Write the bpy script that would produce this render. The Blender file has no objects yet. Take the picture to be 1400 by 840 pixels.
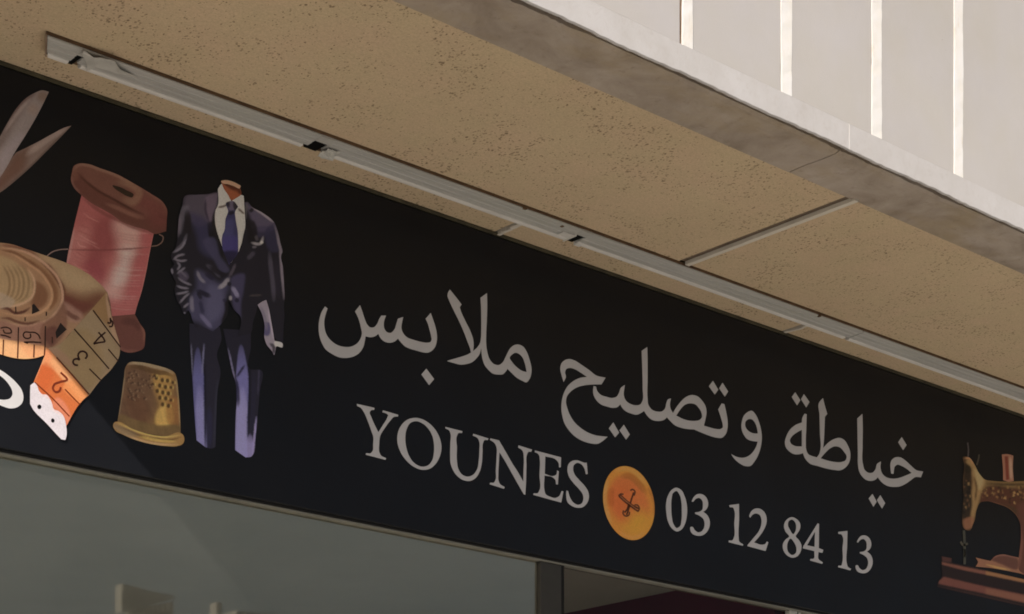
import bpy, bmesh, math, random
import numpy as np
from mathutils import Vector
from mathutils.geometry import delaunay_2d_cdt

random.seed(4)
rng = np.random.default_rng(7)
scene = bpy.context.scene
COL = scene.collection

# ---------------------------------------------------------------- camera, sky, sun, exposure
EYE = 1.6                      # eye height; heights above the eye are called v below
DC = 4.3223                    # distance of the eye from the shop front (plane y = 0)
FPX, CXP, HYP = 2582.0, 700.0, 1330.0
RX, RY = 0.74687, -0.66497     # camera right vector in plan
cam_d = bpy.data.cameras.new('camera')
cam = bpy.data.objects.new('camera', cam_d)
COL.objects.link(cam)
cam.location = (0, -DC, EYE)
cam.rotation_euler = (math.pi / 2, 0, -math.atan2(0.66497, 0.74687))
cam_d.sensor_width = 36
cam_d.lens = 36 * FPX / 1400
cam_d.shift_y = (HYP - 420) / 1400
cam_d.clip_start = 0.05
cam_d.clip_end = 2000
scene.camera = cam

SUN_TO = Vector((-1.5, -1.0, 1.3)).normalized()
world = bpy.data.worlds.new('World')
scene.world = world
world.use_nodes = True
wn = world.node_tree.nodes
wl = world.node_tree.links
sky = wn.new('ShaderNodeTexSky')
sky.sky_type = 'NISHITA'
sky.sun_disc = False
sky.sun_elevation = math.asin(SUN_TO.z)
sky.sun_rotation = math.atan2(SUN_TO.x, SUN_TO.y)
sky.air_density = 1.0
sky.dust_density = 5.0
sky.ozone_density = 0.6
wl.new(sky.outputs[0], wn['Background'].inputs[0])
wn['Background'].inputs[1].default_value = 0.085
sun_d = bpy.data.lights.new('sun', 'SUN')
sun = bpy.data.objects.new('sun', sun_d)
COL.objects.link(sun)
sun.rotation_euler = (-SUN_TO).to_track_quat('-Z', 'Y').to_euler()
sun_d.energy = 4.4
sun_d.angle = math.radians(0.55)
sun_d.color = (1.0, 0.955, 0.90)
scene.view_settings.view_transform = 'Standard'
scene.view_settings.look = 'None'
scene.view_settings.gamma = 1
scene.cycles.filter_width = 1.8
scene.view_settings.exposure = -0.01
scene.view_settings.use_curve_mapping = False


# ---------------------------------------------------------------- helpers
def link(o, parent=None):
    COL.objects.link(o)
    if parent is not None:
        o.parent = parent
    return o


def tag(o, label=None, cat=None, group=None, kind=None):
    if label: o['label'] = label
    if cat: o['category'] = cat
    if group: o['group'] = group
    if kind: o['kind'] = kind
    return o


def empty(name, loc=(0, 0, 0), parent=None):
    o = bpy.data.objects.new(name, None)
    o.location = loc
    o.empty_display_size = 0.1
    return link(o, parent)


def obj(name, bm, mat, parent=None, smooth=False, bevel=0.0):
    me = bpy.data.meshes.new(name)
    bm.normal_update()
    bm.to_mesh(me)
    bm.free()
    me.materials.append(mat)
    if smooth:
        for p in me.polygons: p.use_smooth = True
    o = bpy.data.objects.new(name, me)
    link(o, parent)
    if bevel:
        m = o.modifiers.new('bevel', 'BEVEL')
        m.width = bevel
        m.segments = 2
        m.limit_method = 'ANGLE'
        m.angle_limit = math.radians(50)
    return o


def box(bm, x0, x1, y0, y1, z0, z1):
    vs = [bm.verts.new((x, y, z)) for z in (z0, z1) for y in (y0, y1) for x in (x0, x1)]
    for f in ((0, 2, 3, 1), (4, 5, 7, 6), (0, 1, 5, 4), (2, 6, 7, 3), (0, 4, 6, 2), (1, 3, 7, 5)):
        bm.faces.new([vs[i] for i in f])
    return bm


def boxes(*bs):
    bm = bmesh.new()
    for b in bs: box(bm, *b)
    return bm


def prism_x(bm, prof, x0, x1, skew=0.0, y_ref=0.0):
    """closed (y,z) profile swept along x; skew cuts the near end obliquely"""
    a = [bm.verts.new((x0 + (y - y_ref) * skew, y, z)) for y, z in prof]
    b = [bm.verts.new((x1, y, z)) for y, z in prof]
    n = len(prof)
    for i in range(n):
        bm.faces.new((a[i], a[(i + 1) % n], b[(i + 1) % n], b[i]))
    bm.faces.new(a[::-1])
    bm.faces.new(b)
    bmesh.ops.recalc_face_normals(bm, faces=bm.faces)
    return bm


def material(name, base, rough=0.6, spec=0.5, metallic=0.0):
    m = bpy.data.materials.new(name)
    m.use_nodes = True
    b = m.node_tree.nodes['Principled BSDF']
    b.inputs['Base Color'].default_value = (*base, 1)
    b.inputs['Roughness'].default_value = rough
    b.inputs['Specular IOR Level'].default_value = spec
    b.inputs['Metallic'].default_value = metallic
    return m


class NT:
    """little node-graph helper"""
    def __init__(s, m):
        s.t = m.node_tree; s.n = s.t.nodes; s.l = s.t.links
        s.b = s.n['Principled BSDF']
        s.tc = s.n.new('ShaderNodeNewGeometry')

    def set(s, sock, v):
        if hasattr(v, 'is_output'): s.l.new(v, sock)
        else: sock.default_value = v

    def pos(s, scale=(1, 1, 1), off=(0, 0, 0)):
        mp = s.n.new('ShaderNodeMapping')
        s.l.new(s.tc.outputs['Position'], mp.inputs[0])
        mp.inputs['Location'].default_value = off
        mp.inputs['Scale'].default_value = scale
        return mp.outputs[0]

    def noise(s, scale, detail=4, rough=0.55, vec=None, dist=0.0):
        n = s.n.new('ShaderNodeTexNoise')
        s.l.new(vec or s.tc.outputs['Position'], n.inputs['Vector'])
        n.inputs['Scale'].default_value = scale
        n.inputs['Detail'].default_value = detail
        n.inputs['Roughness'].default_value = rough
        n.inputs['Distortion'].default_value = dist
        return n.outputs['Fac']

    def voro(s, scale, vec=None, feature='F1', rand=1.0):
        n = s.n.new('ShaderNodeTexVoronoi')
        n.feature = feature
        s.l.new(vec or s.tc.outputs['Position'], n.inputs['Vector'])
        n.inputs['Scale'].default_value = scale
        n.inputs['Randomness'].default_value = rand
        return n

    def ramp(s, fac, stops):
        r = s.n.new('ShaderNodeValToRGB')
        s.set(r.inputs[0], fac)
        e = r.color_ramp.elements
        while len(e) < len(stops): e.new(0.5)
        for el, (p, c) in zip(e, stops):
            el.position = p
            el.color = (*c, 1) if hasattr(c, '__len__') else (c, c, c, 1)
        return r.outputs[0]

    def mix(s, fac, a, b, mode='MIX'):
        m = s.n.new('ShaderNodeMix'); m.data_type = 'RGBA'; m.blend_type = mode
        s.set(m.inputs[0], fac)
        for sock, v in ((m.inputs[6], a), (m.inputs[7], b)):
            if isinstance(v, tuple): sock.default_value = (*v, 1)
            else: s.set(sock, v)
        return m.outputs[2]

    def math(s, op, a, b=0.0):
        m = s.n.new('ShaderNodeMath'); m.operation = op
        s.set(m.inputs[0], a); s.set(m.inputs[1], b)
        return m.outputs[0]

    def bump(s, h, strength=0.3, dist=0.005):
        b = s.n.new('ShaderNodeBump')
        b.inputs['Strength'].default_value = strength
        b.inputs['Distance'].default_value = dist
        s.l.new(h, b.inputs['Height'])
        s.l.new(b.outputs[0], s.b.inputs['Normal'])

    def color(s, c): s.l.new(c, s.b.inputs['Base Color'])
    def rough(s, c): s.l.new(c, s.b.inputs['Roughness'])


# ---------------------------------------------------------------- materials
def mat_noisy(name, c0, c1, scale=6, rough=0.7, spec=0.4, bump=0.0, bscale=80, rr=None, bd=0.003):
    m = material(name, c0, rough, spec)
    t = NT(m)
    n = t.noise(scale, 6, 0.6)
    t.color(t.ramp(n, [(0.32, c0), (0.7, c1)]))
    if rr: t.rough(t.ramp(t.noise(scale * 2.3, 5), [(0.35, rr[0]), (0.68, rr[1])]))
    if bump: t.bump(t.noise(bscale, 4), bump, bd)
    return m


# mineral-fibre ceiling tile: tan, clustered pin-holes and short fissures
M_TILE = material('mineral_tile', (0.5, 0.37, 0.2), 0.9, 0.15)
t = NT(M_TILE)
stain = t.noise(2.2, 5, 0.6)
tint = t.noise(9, 3, 0.5)
base = t.ramp(stain, [(0.3, (0.575, 0.44, 0.297)), (0.72, (0.645, 0.497, 0.340))])
base = t.mix(0.25, base, t.ramp(tint, [(0.35, (0.52, 0.44, 0.26)), (0.7, (0.61, 0.435, 0.30))]))
fib = t.ramp(t.noise(170, 3, 0.75, t.pos((1, 1.3, 1))), [(0.3, 0.82), (0.68, 1.09)])
base = t.mix(1.0, base, fib, 'MULTIPLY')
clus = t.ramp(t.noise(5.5, 4, 0.65), [(0.40, 0.0), (0.60, 1.0)])
v1 = t.voro(125, t.pos((1.0, 0.62, 0)))
thr = t.math('MULTIPLY', t.ramp(t.noise(95, 1), [(0.35, 0.0), (0.62, 1.0)]), 0.40)
thr = t.math('MULTIPLY', thr, t.math('ADD', t.math('MULTIPLY', clus, 0.65), 0.42))
pit = t.math('LESS_THAN', v1.outputs['Distance'], thr)
v2 = t.voro(62, t.pos((1.0, 0.7, 0), (3, 1, 0)))
thr2 = t.math('MULTIPLY', t.ramp(t.noise(40, 1), [(0.45, 0.0), (0.68, 1.0)]), 0.25)
thr2 = t.math('MULTIPLY', thr2, t.math('ADD', clus, 0.1))
pit2 = t.math('LESS_THAN', v2.outputs['Distance'], thr2)
pits = t.math('MAXIMUM', pit, pit2)
t.color(t.mix(t.math('MULTIPLY', pits, t.ramp(t.noise(60, 2), [(0.35, 0.4), (0.7, 0.92)])), base, (0.16, 0.11, 0.065)))
t.bump(t.math('SUBTRACT', t.noise(170, 4, 0.7), pits), 0.5, 0.003)

M_STONE = material('cladding_stone', (0.5, 0.46, 0.43), 0.85, 0.25)
t = NT(M_STONE)
a = t.ramp(t.noise(1.6, 5, 0.55), [(0.35, (0.49, 0.463, 0.44)), (0.7, (0.55, 0.525, 0.515))])
a = t.mix(0.35, a, t.ramp(t.noise(5, 3), [(0.35, (0.52, 0.485, 0.43)), (0.7, (0.54, 0.515, 0.53))]))
a = t.mix(t.ramp(t.noise(22, 6, 0.7), [(0.5, 0.0), (0.8, 0.3)]), a, (0.58, 0.545, 0.52))
v = t.voro(34)
sp = t.math('LESS_THAN', v.outputs['Distance'], t.math('MULTIPLY', t.ramp(t.noise(17, 2), [(0.55, 0.0), (0.8, 1.0)]), 0.13))
a = t.mix(t.math('MULTIPLY', sp, 0.6), a, (0.22, 0.17, 0.14))
t.color(a)
t.bump(t.noise(160, 6, 0.7), 0.35, 0.0018)

M_BAND = material('band_stone', (0.62, 0.6, 0.59), 0.85, 0.25)
t = NT(M_BAND)
a = t.ramp(t.noise(7, 6, 0.65), [(0.32, (0.54, 0.515, 0.50)), (0.66, (0.60, 0.58, 0.575))])
a = t.mix(t.ramp(t.noise(45, 6, 0.75), [(0.52, 0.0), (0.78, 0.4)]), a, (0.46, 0.41, 0.37))
t.color(a)
t.bump(t.noise(130, 6, 0.7), 0.4, 0.002)

M_GROUT = material('white_joint', (0.86, 0.83, 0.80), 0.8, 0.2)
t = NT(M_GROUT)
a = t.ramp(t.noise(14, 5, 0.65), [(0.35, (0.82, 0.785, 0.73)), (0.6, (0.84, 0.825, 0.81))])
a = t.mix(t.ramp(t.noise(8, 5, 0.7, t.pos((4, 1, 1))), [(0.58, 0.0), (0.76, 0.45)]), a, (0.64, 0.50, 0.34))
t.color(a)
t.bump(t.noise(130, 4), 0.3, 0.002)

M_REVEAL = mat_noisy('stone_reveal', (0.30, 0.20, 0.13), (0.42, 0.32, 0.25), 12, 0.9, 0.2)

M_PLASTER = material('grey_plaster', (0.4, 0.34, 0.29), 0.92, 0.15)
t = NT(M_PLASTER)
a = t.ramp(t.noise(5.5, 7, 0.62, None, 0.6), [(0.3, (0.29, 0.235, 0.19)), (0.52, (0.41, 0.345, 0.29)), (0.72, (0.49, 0.42, 0.37))])
a = t.mix(t.ramp(t.noise(2.6, 5, 0.6, t.pos((1, 2, 1), (5, 0, 0))), [(0.5, 0.0), (0.72, 0.55)]), a, (0.37, 0.28, 0.15))
a = t.mix(t.ramp(t.noise(26, 6, 0.75), [(0.56, 0.0), (0.74, 0.5)]), a, (0.19, 0.14, 0.10))
t.color(a)
t.bump(t.math('ADD', t.noise(60, 6, 0.7), t.math('MULTIPLY', t.noise(9, 4), 1.4)), 0.6, 0.006)

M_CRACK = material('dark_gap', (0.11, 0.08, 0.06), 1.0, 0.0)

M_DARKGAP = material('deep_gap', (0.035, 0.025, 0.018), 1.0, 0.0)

M_BOARD = material('black_vinyl', (0.012, 0.0115, 0.012), 0.36, 0.22)
t = NT(M_BOARD)
t.color(t.ramp(t.noise(2.5, 4), [(0.3, (0.0095, 0.0102, 0.0130)), (0.7, (0.0125, 0.0133, 0.0165))]))
t.rough(t.ramp(t.noise(6, 6, 0.6), [(0.3, 0.32), (0.7, 0.44)]))
t.bump(t.noise(1.8, 3, 0.5, t.pos((1, 1, 0.6))), 0.10, 0.01)

M_LETTER = mat_noisy('grey_white_vinyl', (0.565, 0.565, 0.59), (0.61, 0.61, 0.635), 9, 0.5, 0.35)
M_LETTERW = mat_noisy('white_vinyl', (0.70, 0.69, 0.70), (0.76, 0.75, 0.76), 14, 0.5, 0.35)

M_PRINT = material('printed_vinyl', (0.5, 0.5, 0.5), 0.48, 0.35)
t = NT(M_PRINT)
at = t.n.new('ShaderNodeVertexColor'); at.layer_name = 'print'
grain = t.ramp(t.noise(300, 3, 0.7), [(0.3, 0.88), (0.7, 1.10)])
t.color(t.mix(1.0, at.outputs[0], grain, 'MULTIPLY'))

M_RAIL = mat_noisy('white_diffuser', (0.50, 0.47, 0.43), (0.58, 0.55, 0.515), 7, 0.45, 0.45, 0.15, 30)
t = NT(M_RAIL)
a = t.ramp(t.noise(5, 6, 0.65, t.pos((0.5, 26, 26))), [(0.3, (0.37, 0.36, 0.335)), (0.55, (0.48, 0.47, 0.45)), (0.8, (0.56, 0.55, 0.535))])
a = t.mix(t.ramp(t.noise(3.0, 4), [(0.45, 0.0), (0.75, 0.45)]), a, (0.46, 0.46, 0.40))
t.color(a)
M_LIP = mat_noisy('white_plastic_lip', (0.66, 0.635, 0.60), (0.76, 0.735, 0.70), 7, 0.4, 0.5)
M_TRAY = mat_noisy('brown_steel', (0.085, 0.05, 0.028), (0.16, 0.10, 0.055), 20, 0.7, 0.3)
M_WRAP = mat_noisy('torn_plastic', (0.50, 0.49, 0.455), (0.62, 0.61, 0.575), 30, 0.35, 0.5, 0.3, 60)
M_BLACK = material('black_socket', (0.006, 0.006, 0.006), 0.9, 0.1)
M_TBAR = mat_noisy('white_tee_bar', (0.60, 0.55, 0.48), (0.68, 0.63, 0.56), 14, 0.5, 0.4)
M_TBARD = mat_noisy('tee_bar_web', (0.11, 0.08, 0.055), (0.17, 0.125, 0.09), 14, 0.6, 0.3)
M_BROWN = mat_noisy('contact_shade', (0.035, 0.03, 0.018), (0.08, 0.068, 0.04), 14, 0.8, 0.2)  # dark olive tone painted in place of the shade above the sign

M_FRAME = mat_noisy('aluminium_frame', (0.40, 0.395, 0.36), (0.47, 0.465, 0.43), 4, 0.4, 0.5)
M_HEAD = mat_noisy('weathered_head_rail', (0.17, 0.165, 0.14), (0.24, 0.235, 0.20), 5, 0.5, 0.4, rr=(0.4, 0.65))
M_MULL = mat_noisy('dark_aluminium', (0.04, 0.039, 0.036), (0.055, 0.054, 0.05), 5, 0.6, 0.2)
M_GASKET = material('black_gasket', (0.012, 0.012, 0.012), 0.8, 0.2)
M_BLIND = mat_noisy('grey_green_panel', (0.060, 0.060, 0.048), (0.072, 0.070, 0.060), 1.3, 0.8, 0.3)
M_IN_CEIL = mat_noisy('shop_ceiling_paint', (0.44, 0.43, 0.36), (0.49, 0.48, 0.41), 2, 0.9, 0.2)
M_IN_WALL = mat_noisy('maroon_wall_paint', (0.12, 0.016, 0.034), (0.17, 0.025, 0.048), 2, 0.9, 0.2)
M_IN_BACK = mat_noisy('grey_wall_paint', (0.68, 0.66, 0.63), (0.76, 0.74, 0.71), 2, 0.9, 0.2)


def glass(name, tint, refl, gloss, dust):
    """float glass with a reflective solar film: mirrors part of the street, lets part of the room through"""
    m = bpy.data.materials.new(name)
    m.use_nodes = True
    n = m.node_tree.nodes; l = m.node_tree.links
    n.remove(n['Principled BSDF'])
    tr = n.new('ShaderNodeBsdfTransparent'); tr.inputs[0].default_value = (*tint, 1)
    gl = n.new('ShaderNodeBsdfGlossy'); gl.inputs['Roughness'].default_value = 0.022
    gl.inputs['Color'].default_value = (*gloss, 1)
    fr = n.new('ShaderNodeFresnel'); fr.inputs[0].default_value = 1.5
    ge = n.new('ShaderNodeNewGeometry')
    no = n.new('ShaderNodeTexNoise'); no.inputs['Scale'].default_value = 1.6; no.inputs['Detail'].default_value = 3
    l.new(ge.outputs['Position'], no.inputs['Vector'])
    bu = n.new('ShaderNodeBump'); bu.inputs['Strength'].default_value = 0.03; bu.inputs['Distance'].default_value = 0.02
    l.new(no.outputs['Fac'], bu.inputs['Height']); l.new(bu.outputs[0], gl.inputs['Normal'])
    mu = n.new('ShaderNodeMath'); mu.operation = 'MULTIPLY'; mu.inputs[1].default_value = refl; mu.use_clamp = True
    fb = n.new('ShaderNodeMath'); fb.operation = 'SUBTRACT'; fb.inputs[0].default_value = 1.0
    m2 = n.new('ShaderNodeMath'); m2.operation = 'MULTIPLY'
    mx = n.new('ShaderNodeMixShader')
    l.new(ge.outputs['Backfacing'], fb.inputs[1])
    l.new(fr.outputs[0], mu.inputs[0]); l.new(mu.outputs[0], m2.inputs[0]); l.new(fb.outputs[0], m2.inputs[1])
    l.new(m2.outputs[0], mx.inputs[0])
    l.new(tr.outputs[0], mx.inputs[1]); l.new(gl.outputs[0], mx.inputs[2])
    du = n.new('ShaderNodeBsdfDiffuse'); du.inputs['Color'].default_value = (0.55, 0.55, 0.50, 1)
    n2 = n.new('ShaderNodeTexNoise'); n2.inputs['Scale'].default_value = 3.2; n2.inputs['Detail'].default_value = 6
    l.new(ge.outputs['Position'], n2.inputs['Vector'])
    rm = n.new('ShaderNodeMapRange'); rm.inputs[1].default_value = 0.3; rm.inputs[2].default_value = 0.75
    rm.inputs[3].default_value = dust * 0.5; rm.inputs[4].default_value = dust * 1.5
    l.new(n2.outputs['Fac'], rm.inputs[0])
    m3 = n.new('ShaderNodeMath'); m3.operation = 'MULTIPLY'
    l.new(rm.outputs[0], m3.inputs[0]); l.new(fb.outputs[0], m3.inputs[1])
    my = n.new('ShaderNodeMixShader')
    l.new(m3.outputs[0], my.inputs[0]); l.new(mx.outputs[0], my.inputs[1]); l.new(du.outputs[0], my.inputs[2])
    l.new(my.outputs[0], n['Material Output'].inputs[0])
    return m


M_GLASS = glass('filmed_window_glass', (0.86, 0.87, 0.83), 5.0, (1.0, 0.96, 0.80), 0.036)
M_GLASS2 = glass('door_glass', (0.75, 0.745, 0.74), 0.3, (1, 1, 1), 0.004)

# ---------------------------------------------------------------- ground
bm = bmesh.new()
box(bm, -300, 300, -300, 300, -0.5, 0)
M_ASPH = mat_noisy('asphalt', (0.045, 0.045, 0.047), (0.06, 0.06, 0.06), 3, 0.9, 0.2, 0.4, 120)
tag(obj('ground', bm, M_ASPH), kind='structure')
M_PAVE = mat_noisy('pale_paving', (0.44, 0.42, 0.385), (0.51, 0.485, 0.445), 2, 0.85, 0.3, 0.3, 60)
bm = boxes((-40, 40, -6.2, 0.02, 0.004, 0.13))
tag(obj('pavement', bm, M_PAVE, bevel=0.01), kind='structure')
M_KERB = mat_noisy('kerb_stone', (0.34, 0.33, 0.31), (0.42, 0.41, 0.39), 3, 0.85, 0.3)
bm = bmesh.new()
x = -40.0
while x < 40:
    box(bm, x, x + 0.985, -6.36, -6.205, 0.004, 0.145)
    x += 1.0
tag(obj('kerb', bm, M_KERB, bevel=0.012), kind='structure')
bm = boxes((-40, 40, -17, -12.8, 0.004, 0.13))
tag(obj('far_pavement', bm, M_PAVE, bevel=0.01), kind='structure')

# ---------------------------------------------------------------- the shop building with its overhang
Z = lambda v: v + EYE
D1, D2, UC = 0.526, 1.08, 1.496        # overhang's unseen step at UC, shaped to bound the sun patch on the sign
U0, U1 = -7.0, 13.0
VC = 2.249                             # ceiling under the overhang
building = empty('shop_building', (3, 0, 0))
building.location = (0, 0, 0)
tag(building, 'pale stone clad building with white joints over a tan tiled overhang ceiling', 'building')

# ceiling tiles: outer row between light track and plaster edge, inner row behind the track
def tile(x0, x1, y0, y1):
    return obj('ceiling_tile', boxes((x0, x1, y0, y1, Z(VC), Z(VC) + 0.02)), M_TILE, building)
GAP = 0.004
outer = [UC + 0.02, 4.362, 6.72, 9.08, U1]
for i in range(len(outer) - 1):
    a, b = outer[i], outer[i + 1]
    tile(a + (0.04 if i else 0.0), b, -0.878, -0.175)
inner = [U0, 1.1, 3.772, 5.108, 7.77, 9.1, U1]
for i in range(len(inner) - 1):
    tile(inner[i] + 0.030, inner[i + 1], -0.1745, -0.001)
tile(U0, UC + 0.019, -D1 + 0.18, -0.175)
obj('ceiling_slab', boxes((U0, UC, -D1 + 0.05, 0, Z(VC) + 0.05, Z(VC) + 0.25),
                          (UC, U1, -D2 + 0.05, 0, Z(VC) + 0.05, Z(VC) + 0.25)), M_PLASTER, building)
# tee bars in the open tile joints: dark web beside a white flange standing proud
def tee(u, y0, y1):
    f = obj('tile_bar', boxes((u + 0.022, u + 0.040, y0, y1, Z(VC) - 0.0095, Z(VC) + 0.003)), M_TBAR, building, bevel=0.001)
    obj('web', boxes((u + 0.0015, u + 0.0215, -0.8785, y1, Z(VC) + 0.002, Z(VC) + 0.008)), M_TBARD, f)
    return f
tee(4.362, -0.893, -0.222)
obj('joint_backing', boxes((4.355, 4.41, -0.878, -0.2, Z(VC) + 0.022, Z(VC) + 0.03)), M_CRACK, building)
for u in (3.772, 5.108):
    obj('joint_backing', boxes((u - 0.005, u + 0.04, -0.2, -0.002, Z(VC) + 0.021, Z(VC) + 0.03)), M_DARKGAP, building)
    bm = bmesh.new()       # broken strip of plaster left in the joint
    y = -0.17
    while y < -0.004:
        w = random.uniform(0.0, 0.006)
        box(bm, u + 0.007 + w, u + 0.026 - random.uniform(0, 0.004), y, y + 0.0205, Z(VC) - 0.003 - random.uniform(0, 0.004), Z(VC) + 0.02)
        y += 0.021
    obj('joint_filler', bm, M_TBAR, building)

# plaster strip under the front of the overhang, with a ragged outer lip
def plaster(x0, x1, ya, yb, name='plaster_strip'):
    bm = bmesh.new()
    n = max(2, int((x1 - x0) / 0.012))
    cols = []
    ph = random.random() * 9
    for i in range(n + 1):
        x = x0 + (x1 - x0) * i / n
        jag = 0.6 * max(0.0, 0.004 * math.sin(x * 11 + ph) + 0.003 * math.sin(x * 37 + ph * 2) + random.uniform(-0.003, 0.003) + 0.006 * math.sin(x * 4.7)) - 0.002
        ys = [ya, ya - (ya - yb) * 0.33, ya - (ya - yb) * 0.66, yb + jag + 0.012, yb + jag, yb + jag]
        zs = [0, -0.002 * math.sin(x * 4), -0.003 * math.sin(x * 6 + 1), -0.001, 0.004, 0.03]
        cols.append([bm.verts.new((x, y, Z(VC) - 0.003 + z)) for y, z in zip(ys, zs)])
    for a, b in zip(cols, cols[1:]):
        for j in range(5):
            bm.faces.new((a[j], b[j], b[j + 1], a[j + 1]))
    bmesh.ops.recalc_face_normals(bm, faces=bm.faces)
    bmesh.ops.solidify(bm, geom=bm.faces[:], thickness=0.004)
    return obj(name, bm, M_PLASTER, building, smooth=False)
plaster(UC, 2.62, -0.880, -1.060)
plaster(2.622, 4.103, -0.880, -1.060)
plaster(4.107, 6.3, -0.881, -1.060)
plaster(6.303, U1, -0.880, -1.060)
obj('plaster_backing', boxes((UC, U1, -1.0715, -0.8795, Z(VC) + 0.012, Z(VC) + 0.03)), M_CRACK, building)
plaster(U0, UC - 0.002, -D1 + 0.178, -D1 + 0.03)

# bottom band of the stone face
def band(x0, x1, yf):
    bm = bmesh.new()
    n = max(2, int((x1 - x0) / 0.02))
    rows = []
    for i in range(n + 1):
        x = x0 + (x1 - x0) * i / n
        j = random.uniform(-0.0016, 0.0016)
        zb = 2.2455 + j + 0.0015 * math.sin(x * 13)
        sec = [(yf + 0.010, zb + 0.05), (yf + 0.010, zb + 0.003), (yf + 0.004, zb), (yf, zb + 0.003), (yf, 2.28), (yf, 2.318), (yf + 0.002, 2.3192), (yf + 0.010, 2.3192)]
        rows.append([bm.verts.new((x, y + random.uniform(-0.00012, 0.00012), Z(z))) for y, z in sec])
    for a, b in zip(rows, rows[1:]):
        for k in range(8):
            bm.faces.new((a[k], b[k], b[(k + 1) % 8], a[(k + 1) % 8]))
    bm.faces.new(rows[0]); bm.faces.new(rows[-1][::-1])
    bmesh.ops.recalc_face_normals(bm, faces=bm.faces)
    return obj('stone_band', bm, M_BAND, building)
bands = [UC, 2.62, 4.117, 5.62, 7.12, 8.62, 10.1, U1]
for a, b in zip(bands, bands[1:]):
    band(a + 0.0012, b - 0.0012, -D2 - 0.003)
    if b < U1:
        obj('band_joint', boxes((b - 0.0022, b + 0.0022, -D2 - 0.0022, -D2 + 0.006, Z(2.2495), Z(2.316))), M_GROUT, building)
band(U0, UC - 0.004, -D1 - 0.003)

# cladding panels and the white joints between them
c0 = 3.469
js = [c0 + 0.385 * k for k in range(-4, 25)]
VTOP = 8.2
prev = UC
clad = bmesh.new()
for c in js:
    hw = 0.021
    if c - hw - prev > 0.05:
        box(clad, prev, c - hw, -D2, -D2 + 0.05, Z(2.3194), Z(VTOP))
    prev = c + hw
box(clad, prev, U1, -D2, -D2 + 0.05, Z(2.3194), Z(VTOP))
prev = UC - 0.002
c = UC - 0.25
while c > U0 + 0.3:
    box(clad, c + 0.021, prev, -D1, -D1 + 0.05, Z(2.3194), Z(VTOP))
    prev = c - 0.021
    c -= 0.385
box(clad, U0, prev, -D1, -D1 + 0.05, Z(2.3194), Z(VTOP))
obj('stone_cladding', clad, M_STONE, building, bevel=0.0015)
# each joint: recessed brown bed, white pointing filling most of it with a wandering left edge
def joint(c, yf, left):
    bm = bmesh.new()
    n = 260
    L, R = [], []
    ph = c * 7.1
    for i in range(n + 1):
        z = 2.3185 + (VTOP - 2.3185) * i / n
        x0 = c - 0.0205 + left + 0.0016 * math.sin(z * 21 + ph) + random.uniform(-0.0008, 0.0008)
        x1 = c + 0.0225 + 0.001 * math.sin(z * 17 + ph) + random.uniform(-0.0006, 0.0006)
        L.append(bm.verts.new((x0, yf - 0.0015 + random.uniform(-0.0006, 0.0006), Z(z))))
        R.append(bm.verts.new((x1, yf - 0.0026 + random.uniform(-0.0006, 0.0006), Z(z))))
    for i in range(n):
        bm.faces.new((L[i], R[i], R[i + 1], L[i + 1]))
    bmesh.ops.recalc_face_normals(bm, faces=bm.faces)
    bmesh.ops.solidify(bm, geom=bm.faces[:], thickness=0.006)
    o = obj('joint_strip', bm, M_GROUT, building)
    obj('joint_bed', boxes((c - 0.0209, c + 0.0209, yf + 0.008, yf + 0.03, Z(2.32), Z(VTOP))), M_REVEAL, o)
    return o
for k, c in enumerate(js):
    if c > U1 - 0.1: continue
    joint(c, -D2, {0: 0.011}.get(round((c - c0) / 0.385), 0.003))
c = UC - 0.25
while c > U0 + 0.3:
    joint(c, -D1, 0.003)
    c -= 0.385
obj('upper_wall_core', boxes((U0, UC - 0.01, -D1 + 0.055, 0.35, Z(VC) + 0.27, Z(VTOP) - 0.01),
                             (UC + 0.005, U1 - 0.01, -D2 + 0.055, 0.36, Z(VC) + 0.265, Z(VTOP) - 0.012)), M_STONE, building)
obj('return_cladding', boxes((UC - 0.0015, UC + 0.004, -D2 + 0.002, -D1 - 0.001, Z(2.2455), Z(VTOP) - 0.001)), M_STONE, building)
obj('parapet_coping', boxes((U0 - 0.05, UC - 0.06, -D1 - 0.06, 0.4, Z(VTOP), Z(VTOP) + 0.12),
                            (UC - 0.058, U1 + 0.05, -D2 - 0.06, 0.41, Z(VTOP), Z(VTOP) + 0.12)), M_BAND, building, bevel=0.01)
# structural wall behind the sign
obj('fascia_wall', boxes((U0, U1, 0.051, 0.078, Z(1.300), Z(VC) + 0.26)), M_IN_BACK, building)
obj('side_wall', boxes((U0, U0 + 0.3, 0.31, 9, 0, Z(VTOP) - 0.02), (U1 - 0.3, U1, 0.31, 9, 0, Z(VTOP) - 0.02),
                       (U0 + 0.31, U1 - 0.31, 8.7, 9, 0, Z(VTOP) - 0.03)), M_STONE, building)
obj('roof', boxes((U0, U1, 0.37, 9, Z(VTOP) - 0.018, Z(VTOP) + 0.1)), M_PLASTER, building)
# dark strip standing in for contact shade where the ceiling meets the sign
obj('contact_shade_strip', prism_x(bmesh.new(), [(-0.0085, Z(VC) - 0.001), (-0.0085, Z(VC) - 0.003), (-0.003, Z(VC) - 0.0085), (-0.0005, Z(VC) - 0.0085), (-0.0005, Z(VC) - 0.001)], 0.6, 8.4), M_BROWN, building, smooth=False)

# ---------------------------------------------------------------- glazed shop front below the sign
VB = 1.296
obj('head_rail', boxes((U0, U1, 0.010, 0.05, Z(1.2835), Z(1.2895))), M_HEAD, building, bevel=0.0015)
obj('head_gap', boxes((U0, U1, 0.006, 0.049, Z(1.2897), Z(1.2998))), M_GASKET, building)

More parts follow.
